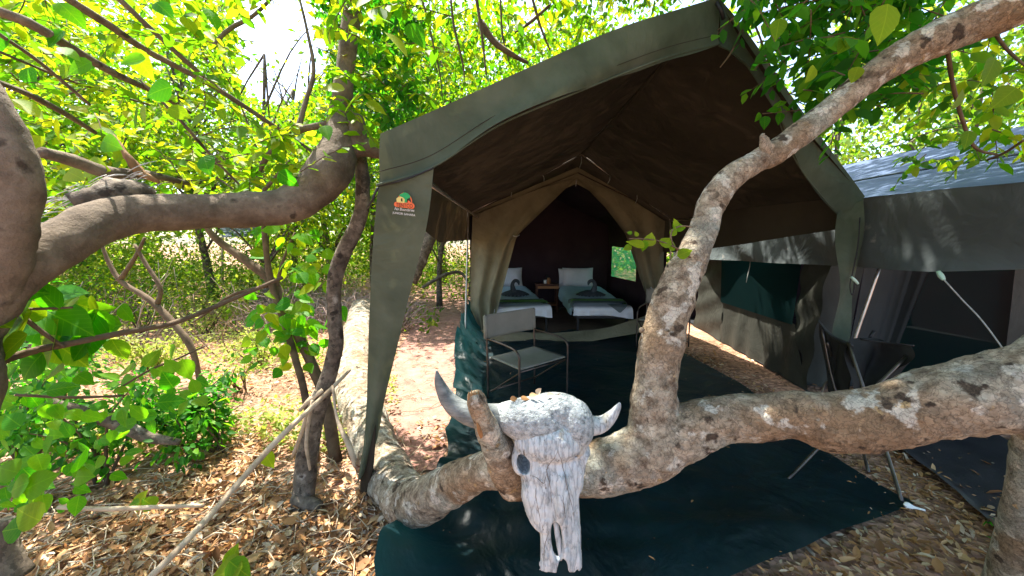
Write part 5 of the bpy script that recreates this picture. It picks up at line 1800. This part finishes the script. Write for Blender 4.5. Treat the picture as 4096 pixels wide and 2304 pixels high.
# far woodland, one mass
g = np.random.default_rng(5)
n = 90000
ang = g.uniform(math.radians(-78), math.radians(78), n)
rad = g.uniform(17, 34, n)
zz = g.beta(1.0, 1.5, n) * 14.5
lump = np.array([noise.noise(Vector((a * 7, z * .35, 1.0))) for a, z in zip(ang, zz)])
top = 10.5 + 4 * np.array([noise.noise(Vector((a * 9, 3.0, 0))) for a in ang])
C = np.stack([rad * np.sin(ang), rad * np.cos(ang), zz], 1)
ok = (lump > -.25) & (zz < top)
px, py, ax = proj(C)
ok &= ~((ax > 0) & (((px - 1120) / 190) ** 2 + ((py - 205) / 215) ** 2 < 1) & (g.random(n) < .98))
C = C[ok]
m_ = len(C)
far = leaves_mesh('far_woodland', C, g.normal(0, 1, (m_, 3)) + np.array([0, 0, -.3]), g.normal(0, .7, (m_, 3)) + np.array([0, -.6, .6]), g.uniform(.25, .48, m_), M['leaff'])
tag(far, 'distant woodland closing the view behind the camp', 'woodland', kind='stuff')


# undergrowth of the wood, one mass of leaves between the trunks
n = 46000
y_ = g.uniform(6.5, 17, n)
x_ = g.uniform(-1.55, .05, n) * y_
z_ = g.beta(1.0, 2.2, n) * 2.6
lm = np.array([noise.noise(Vector((a * .8, b * .8, c * .8))) for a, b, c in zip(x_, y_, z_)])
hb = np.array([gh(a, b) for a, b in zip(x_, y_)])
ok = ((lm > -.05) | ((y_ > 11) & (lm > -.4))) & ~((x_ > -.60 * y_) & (y_ < 10.0) & (z_ > .25)) & ~((x_ > -.16 * y_ - .3) & (y_ < 10.5)) & ((y_ > 8.5) | (z_ < 1.2))
C = np.stack([x_, y_, z_ + hb], 1)[ok]
m_ = len(C)
und = leaves_mesh('undergrowth', C, g.normal(0, 1, (m_, 3)) + np.array([0, 0, -.2]), g.normal(0, .6, (m_, 3)) + np.array([0, -.3, 1]), g.uniform(.06, .15, m_), M['leaff'])
tag(und, 'tangled green undergrowth between the trunks at left', 'undergrowth', kind='stuff')


# shrubs
def shrub(xy, H, R, nlf, ls, mat, label, seed, group='shrubs in the undergrowth', nst=7, name='shrub'):
    r = random.Random(seed)
    g = np.random.default_rng(seed)
    x, y = xy
    z = gh(x, y)
    t = thing(name, (x, y, z), label, 'shrub', group)
    m = MB()
    tips = []
    for k in range(nst):
        a = r.uniform(0, 6.28)
        e = Vector((x + math.cos(a) * R * r.uniform(.3, .9), y + math.sin(a) * R * r.uniform(.3, .9), z + H * r.uniform(.55, 1)))
        s = Vector((x + r.uniform(-.05, .05), y + r.uniform(-.05, .05), z - .02))
        mid = s.lerp(e, .5) + Vector((0, 0, .12 * H)) + rand_unit(r) * .06
        m.tube([s, mid, e], [.008 + .006 * H, .007, .003], 6, 4)
        tips.append((s, mid, e))
    m.build('stems', M['twig'], t)
    C, T, N, S = [], [], [], []
    for k in range(nlf):
        s, mid, e = tips[k % nst]
        q = r.uniform(.25, 1.08)
        p = s.lerp(mid, q * 2) if q < .5 else mid.lerp(e, q * 2 - 1)
        o = np.array(rand_unit(r)) * r.uniform(.02, .30) * R
        C.append(np.array(p) + o)
        T.append(unit((o + np.array([0, 0, -.05 * R]))[None])[0] + np.array([r.uniform(-.3, .3), r.uniform(-.3, .3), -.25]))
        N.append((r.uniform(-.6, .6), r.uniform(-.6, .6), 1))
        S.append(ls * r.uniform(.6, 1.3))
    leaves_mesh('foliage', np.array(C), np.array(T), np.array(N), np.array(S), M[mat], t, 'l')
    return t


def gpt(x, y):
    p = Gd(x, y)
    return (p.x, p.y)


SH = [((740, 1770), .62, .5, 900, .06, 'leafd', 'fresh green bush beside the fallen dead branch'),
      ((870, 1810), .46, .42, 520, .06, 'leafd', 'small fresh green bush in front of the dead branch tip'),
      ((420, 1900), .75, .55, 800, .06, 'leafd', 'dark green bush at the lower left with drooping leaves'),
      ((120, 1850), .8, .55, 700, .065, 'leafd', 'leafy bush at the left edge below the big limb'),
      ((250, 1620), .8, .6, 700, .06, 'leafd', 'leafy bush behind the fallen dead branch at left'),
      ((960, 1560), .35, .3, 200, .04, 'weed', 'little yellow-green weed clump in the sunny clearing'),
      ((1050, 1470), .5, .45, 520, .045, 'weed', 'yellow-green weed bush near the diagonal sapling'),
      ((620, 1480), .7, .6, 700, .055, 'weed', 'pale green bush in the clearing under the thin branch'),
      ((820, 1330), .9, .8, 800, .06, 'weed', 'bushy yellow-green shrub across the clearing'),
      ((560, 1330), 1.0, .9, 420, .07, 'leaf', 'round green shrub below the middle of the big limb'),
      ((300, 1330), 1.2, .9, 420, .075, 'leaf', 'tall green shrub behind the large foreground leaves'),
      ((1000, 1190), 1.3, 1.1, 420, .09, 'leaf', 'green shrub at the back of the clearing'),
      ((700, 1170), 1.5, 1.3, 460, .10, 'leaf', 'large green shrub at the back of the clearing under the limb'),
      ((380, 1180), 1.7, 1.4, 460, .10, 'leaf', 'large green shrub deep in the left thicket'),
      ((1230, 1200), 1.2, .9, 360, .08, 'leaf', 'bright shrub behind the slender trunk'),
      ((1760, 1090), 1.6, 1.3, 460, .11, 'leaf', 'sunlit yellow-green shrub at the end of the path'),
      ((1850, 1080), 1.5, 1.3, 420, .11, 'weed', 'pale shrub beyond the tent pole at the end of the path'),
      ((1640, 1110), 1.3, 1.0, 360, .09, 'leaf', 'sunlit shrub beside the leaning pale trunk'),
      ((1480, 1130), 1.3, 1.1, 360, .09, 'leaf', 'sunlit shrub seen between slender trunk and leg panel'),
      ((80, 1420), 1.3, .8, 420, .07, 'leafd', 'leafy shrub at the left edge under the big limb'),
      ((2720, 1120), 1.4, .9, 300, .09, 'leaf', 'green shrub in the gap between the two tents'),
      ((4010, 2180), .14, .12, 26, .045, 'leafd', 'tiny green plant in the litter at the lower right')]
for i, (q, H, R, nl_, ls, mt_, lab) in enumerate(SH):
    shrub(gpt(*q), H, R, nl_, ls, mt_, lab, 100 + i)

# broad-leaved sapling close to the camera at left: every big leaf a part
sap = thing('broad_leaved_sapling', (-1.5, 1.2, 0), 'sapling with big glossy green leaves at the left edge below the limb', 'sapling')
for rows in ([(-200, 1560, 1.15, 14), (0, 1450, 1.2, 16), (150, 1400, 1.25, 14), (300, 1370, 1.3, 13), (520, 1325, 1.45, 11), (700, 1290, 1.6, 10), (900, 1210, 1.8, 9), (1130, 1110, 2.0, 7)],
             [(60, 1240, 1.2, 6), (120, 1290, 1.22, 8), (200, 1350, 1.25, 7), (260, 1390, 1.27, 6)], [(20, 1240, 1.2, 5), (140, 1236, 1.22, 6), (290, 1230, 1.25, 4)],
             [(-200, 2300, 1.3, 14), (-80, 1900, 1.25, 14), (-60, 1600, 1.2, 12), (-60, 1400, 1.2, 10), (20, 1250, 1.2, 7)],
             [(60, 1580, 1.4, 5), (300, 1590, 1.5, 6), (500, 1582, 1.6, 4)], [(450, 1570, 1.5, 4), (600, 1480, 1.6, 5), (720, 1430, 1.7, 4), (830, 1380, 1.8, 3)]):
    add_px(MB(), rows, seg=8, sub=5, wob=.15, wf=20, seed=6).build('stem', M['twig'], sap)
BL_ = [(165, 1180, 150, 120), (265, 1175, 150, 20), (235, 1265, 200, 330), (360, 1250, 170, 200), (85, 1330, 210, 230), (205, 1375, 220, 250), (190, 1440, 190, 265), (275, 1410, 170, 300), (400, 1300, 140, 270),
       (50, 1215, 200, 50), (110, 1470, 150, 240), (330, 1330, 150, 200), (30, 1400, 170, 220), (505, 1255, 90, 300), (470, 1405, 110, 280), (500, 1490, 110, 190), (690, 1420, 100, 240), (745, 1480, 90, 300), (610, 1430, 80, 60),
       (120, 1240, 130, 160), (290, 1210, 130, 340), (150, 1320, 170, 300), (60, 1290, 150, 200), (320, 1400, 130, 240), (240, 1340, 130, 30), (400, 1240, 110, 20), (350, 1430, 110, 250), (20, 1500, 140, 250), (210, 1500, 120, 200)]
BL_ += [(rng.uniform(-20, 420), rng.uniform(1150, 1500), rng.uniform(120, 210), rng.uniform(180, 360)) for _ in range(10)]
for (x, y, L_, ang) in BL_:
    d = 1.15 + max(0, x) * .00075 + rng.uniform(-.06, .06)
    a = math.radians(ang + rng.uniform(-12, 12))
    dv = (Vector((math.cos(a), 0, 0)) + UPV * math.sin(a) + FWD * rng.uniform(-.5, .5)).normalized()
    big_leaf(sap, A(x, y, d) - dv * (L_ * d / F4 / 2), dv, -FWD * .8 + Vector((0, 0, .6)) + rand_unit() * .5, L_ * d / F4, PROTO if rng.random() < .6 else PROTOY)
for k in range(230):
    x, y = rng.uniform(-40, 820), rng.uniform(1470, 2080)
    if y > 2250 - x * .75 or (x > 500 and y > 1700):
        continue
    d = rng.uniform(1.35, 2.0)
    L_ = rng.uniform(38, 92) * (1.5 / d)
    a = rng.uniform(0, 6.28)
    dv = (Vector((math.cos(a), 0, 0)) + UPV * math.sin(a) * .8 - UPV * .3 + FWD * rng.uniform(-.5, .5)).normalized()
    big_leaf(sap, A(x, y, d), dv, -FWD * .6 + Vector((0, 0, .8)) + rand_unit() * .6, L_ * d / F4)
for (x, y, L_, ang, pr_) in ((100, 2060, 130, 160, PROTOY), (60, 1950, 120, 200, PROTO), (150, 1930, 130, 30, PROTO), (35, 2120, 120, 190, PROTO), (20, 1880, 110, 170, PROTO)):
    a = math.radians(ang)
    dv = (Vector((math.cos(a), 0, 0)) + UPV * math.sin(a)).normalized()
    big_leaf(sap, A(x, y, 1.1) - dv * (L_ * 1.1 / F4 / 2), dv, -FWD + Vector((0, 0, .5)), L_ * 1.1 / F4, pr_)

# diagonal dark saplings with heart-shaped leaves in the clearing
sap2 = thing('young_tree', gpt(1310, 1620) + (0,), 'leaning young tree with scattered heart-shaped leaves left of the slender trunk', 'sapling')
for rows in ([(1345, 1850, 2.75, 26), (1300, 1600, 2.75, 22), (1240, 1440, 2.75, 21), (1160, 1270, 2.75, 20), (1090, 1130, 2.75, 19), (980, 1040, 2.75, 17), (870, 960, 2.75, 14), (820, 900, 2.75, 9)],
             [(1265, 1850, 2.7, 16), (1215, 1560, 2.7, 14), (1150, 1330, 2.7, 13), (1085, 1130, 2.7, 12), (1060, 960, 2.7, 10), (1050, 850, 2.7, 8)],
             [(1085, 1140, 2.75, 8), (930, 1180, 2.7, 6), (830, 1250, 2.7, 5), (770, 1290, 2.7, 4)], [(1100, 1180, 2.75, 8), (1130, 1050, 2.7, 6), (1180, 930, 2.7, 4)]):
    add_px(MB(), rows, seg=8, sub=5, wob=.15, wf=14, seed=7).build('stem', M['twig'], sap2)
for k in range(130):
    x, y = rng.uniform(960, 1330), rng.uniform(860, 1480)
    if rng.random() < .35:
        x, y = 1180 + rng.gauss(0, 55), 1290 + rng.gauss(0, 60)
    d = rng.uniform(2.5, 2.95)
    L_ = rng.uniform(45, 75)
    a = rng.uniform(math.pi, 2 * math.pi)
    dv = (Vector((math.cos(a), 0, 0)) + UPV * math.sin(a) * .7 + FWD * rng.uniform(-.5, .5)).normalized()
    big_leaf(sap2, A(x, y, d), dv, -FWD * .6 + Vector((0, 0, .8)) + rand_unit() * .6, L_ * d / F4, PROTO if k % 3 else PROTOY)
sap3 = thing('young_tree', gpt(780, 1500) + (0,), 'dark forked bare sapling in the middle of the clearing', 'sapling')
for rows in ([(805, 1570, 4.2, 13), (790, 1480, 4.2, 10), (760, 1380, 4.2, 12), (690, 1290, 4.2, 13), (600, 1200, 4.2, 11), (490, 1130, 4.2, 9), (440, 1060, 4.2, 7), (400, 960, 4.2, 5)], [(630, 1215, 4.2, 9), (640, 1150, 4.2, 8), (580, 1050, 4.2, 7), (540, 980, 4.2, 5)],
             [(480, 1120, 4.2, 9), (540, 1030, 4.2, 7), (580, 950, 4.2, 5)]):
    add_px(MB(), rows, seg=10, sub=5, wob=.15, wf=8, seed=7).build('stem', M['twig'], sap3)
# ground leaf close to the lens at the bottom
low = thing('seedling', Gd(905, 2304) , 'broad green seedling leaves poking up at the bottom edge', 'seedling')
for (x, y, L_, ang) in ((930, 2230, 110, 75), (900, 2290, 150, 200), (960, 2280, 110, 320), (1075, 1840, 80, 300), (560, 2000, 90, 60), (590, 2010, 70, 150), (530, 2020, 60, 200)):
    a = math.radians(ang)
    dv = (Vector((math.cos(a), 0, 0)) + UPV * math.sin(a)).normalized()
    p = Gd(x, min(y + 25, 2290))
    d = (p - CAM).dot(FWD) * .94
    big_leaf(low, A(x, y, d) - dv * (L_ * d / F4 / 2), dv, -FWD + Vector((0, 0, 1.0)), L_ * d / F4, PROTOY)

# ------------------------------------------------------------------ litter, dry brush, weeds (uncountable)
SLP = [(p.x, p.y) for p in sl + sr[::-1]]


def in_poly(x, y, P):
    c = False
    j = len(P) - 1
    for i in range(len(P)):
        if (P[i][1] > y) != (P[j][1] > y) and x < (P[j][0] - P[i][0]) * (y - P[i][1]) / (P[j][1] - P[i][1]) + P[i][0]:
            c = not c
        j = i
    return c


def path_x(y):
    for a, b in PATH:
        if abs(a.y - y) < .25:
            return a.x, b.x
    return None


C, T, N, S, tn = [], [], [], [], []
r = random.Random(17)
cnt = 0
while cnt < 38000:
    u = r.random()
    if u < .75:
        y = 1.0 + 7.5 * r.random() ** 1.7
        x = r.uniform(-1.6, .05) * y * 1.0 if r.random() < .8 else r.uniform(-1.2, .2) * y
    elif u < .9:
        x, y = r.uniform(.8, 4.2), r.uniform(1.0, 4.2)
    else:
        x, y = r.uniform(2.4, 4.4), r.uniform(3.5, 9)
    if in_poly(x, y, SLP) and r.random() > .002:
        continue
    if -.8 < x < 2.6 and y > 6.2:
        continue
    pxx = path_x(y)
    if pxx and pxx[0] - .1 < x < pxx[1] + .1 and y > 2.2 and r.random() > (.25 if y < 3.2 else .05):
        continue
    if x > 3.0 and y > 2.2 and r.random() > .12:
        continue
    if y > 2.2 and noise.noise(Vector((x * 1.1, y * 1.1, 2))) < .05 + .04 * (y - 2.2) and r.random() > .22:
        continue
    cnt += 1
    C.append((x, y, gh(x, y) + r.uniform(.0, .035)))
    T.append((r.uniform(-1, 1), r.uniform(-1, 1), r.uniform(-.35, .45)))
    N.append((r.uniform(-.7, .7), r.uniform(-.7, .7), 1))
    S.append(r.uniform(.014, .042) + .065 * r.random() ** 4)
    tn.append(r.random())
lit = leaves_mesh('leaf_litter', np.array(C), np.array(T), np.array(N), np.array(S), M['litter'], None, 'l', np.array(tn), np.array([r.uniform(.3, 1.15) for _ in tn]))
tag(lit, 'thick carpet of dry brown and tan fallen leaves', 'leaf litter', kind='stuff')

mb = MB()
for k in range(1500):
    y = 1.1 + 5 * r.random() ** 1.6
    x = r.uniform(-1.5, -.12) * y
    if in_poly(x, y, SLP):
        continue
    a = r.uniform(0, 6.28)
    L_ = r.uniform(.06, .3)
    z = gh(x, y) + .02
    mb.tube([(x, y, z), (x + L_ * .5 * math.cos(a), y + L_ * .5 * math.sin(a), z + r.uniform(0, .04)), (x + L_ * math.cos(a + .2), y + L_ * math.sin(a + .2), z + r.uniform(-.01, .05))], [.003, .0035, .002], 4, 1)
o = mb.build('fallen_twigs', M['deadwood'])
tag(o, 'scattered thin dry twigs on the leaf litter', 'twigs', kind='stuff')
mb = MB()
for k in range(2200):
    p = Gd(r.uniform(1060, 1640), r.uniform(1075, 1330))
    a = r.uniform(0, 6.28)
    L_ = r.uniform(.3, 1.0)
    z = gh(p.x, p.y)
    e = Vector((p.x + L_ * .8 * math.cos(a), p.y + L_ * .8 * math.sin(a), z + r.uniform(0, .75) * L_))
    mid = Vector((p.x, p.y, z)).lerp(e, .5) + Vector((0, 0, r.uniform(0, .25)))
    mb.tube([(p.x, p.y, z), mid, e], [.008, .007, .004], 4, 2)
o = mb.build('dry_brushwood', mk('dry_brush', [(.30, .20, .165), (.50, .37, .31)], 9, .9))
tag(o, 'tangle of dry grey-pink brushwood behind the slender trunk', 'brushwood', kind='stuff')
mb = MB()
for k in range(520):
    p = Gd(r.uniform(60, 1120), r.uniform(1070, 1420))
    if noise.noise(Vector((p.x * .7, p.y * .7, 9))) < -.05:
        continue
    a, L_ = r.uniform(0, 6.28), r.uniform(.4, 1.5)
    z = gh(p.x, p.y)
    b_ = Vector((p.x, p.y, z - .02))
    e = b_ + Vector((math.cos(a) * L_ * .5, math.sin(a) * L_ * .5, L_ * r.uniform(.4, .95)))
    mid = b_.lerp(e, .5) + rand_unit(r) * .16
    mb.tube([b_, mid, e], [.011, .008, .004], 4, 3)
    if k % 2:
        e2 = mid + rand_unit(r) * L_ * .4 + Vector((0, 0, .15))
        mb.tube([mid, mid.lerp(e2, .5) + rand_unit(r) * .05, e2], [.006, .005, .003], 4, 2)
o = mb.build('tangled_stems', mk('tangled_stem_bark', [(.09, .06, .04), (.24, .18, .13), (.40, .33, .26)], 3, .9))
tag(o, 'tangle of thin bare stems in the undergrowth at left', 'stems', kind='stuff')
C, T, N, S = [], [], [], []
for k in range(24000):
    y = 2.6 + 9 * r.random() ** 1.2
    x = r.uniform(-1.5, -.33) * y
    if noise.noise(Vector((x * .9, y * .9, 4))) < .02:
        continue
    h = r.uniform(.02, .22)
    C.append((x, y, gh(x, y) + h))
    T.append((r.uniform(-1, 1), r.uniform(-1, 1), r.uniform(-.2, .7)))
    N.append((r.uniform(-.6, .6), r.uniform(-.6, .6), 1))
    S.append(r.uniform(.03, .07))
o = leaves_mesh('ground_weeds', np.array(C), np.array(T), np.array(N), np.array(S), M['weed'])
tag(o, 'low yellow-green weeds spread over the sunny clearing', 'weeds', kind='stuff')

# distant grey tarpaulin shelter glimpsed through the thicket
sh = thing('tarpaulin_shelter', D(990, 985, 10.5), 'grey tarpaulin shelter glimpsed through the thicket below the limb', 'shelter')
cloth('roof', [[D(890, 950, 10.4), D(1060, 940, 10.8)], [D(860, 905, 11.5), D(1080, 900, 12)]], M['roof2'], sh, 8, 4, None, False)
for (x, y) in ((890, 950), (1060, 940)):
    MB().tube([D(x, y, 10.3), D(x, 1140, 10.3)], .03, 6, 2).build('post', M['deadwood'], sh)

C, T, N, S, tn = [], [], [], [], []
edge = resample(sl[4:], 30) + resample(sr, 60) + resample([sl[-1], sr[-1]], 40)
for k in range(420):
    q = r.choice(edge)
    C.append((q.x + r.gauss(0, .07), q.y + r.gauss(0, .07), .03 + .035 * r.random()))
    T.append((r.uniform(-1, 1), r.uniform(-1, 1), r.uniform(-.2, .4)))
    N.append((r.uniform(-.5, .5), r.uniform(-.5, .5), 1))
    S.append(.012 + .035 * r.random() ** 2)
    tn.append(r.random())
while len(C) < 620:
    x, y = r.uniform(-.6, 4.4), 1.0 + 5.2 * r.random() ** 1.5
    if not in_poly(x, y, SLP):
        if not (x > 2.9 and y < 3.6):
            continue
    C.append((x, y, .058 + .01 * r.random()))
    T.append((r.uniform(-1, 1), r.uniform(-1, 1), r.uniform(-.1, .3)))
    N.append((r.uniform(-.4, .4), r.uniform(-.4, .4), 1))
    S.append(.010 + .035 * r.random() ** 3)
    tn.append(r.uniform(.3, 1))
o = leaves_mesh('leaf_scraps', np.array(C), np.array(T), np.array(N), np.array(S), M['litter'], None, 'l', np.array(tn), .5)
tag(o, 'tiny dry leaf scraps blown onto the dark groundsheets', 'leaf scraps', kind='stuff')
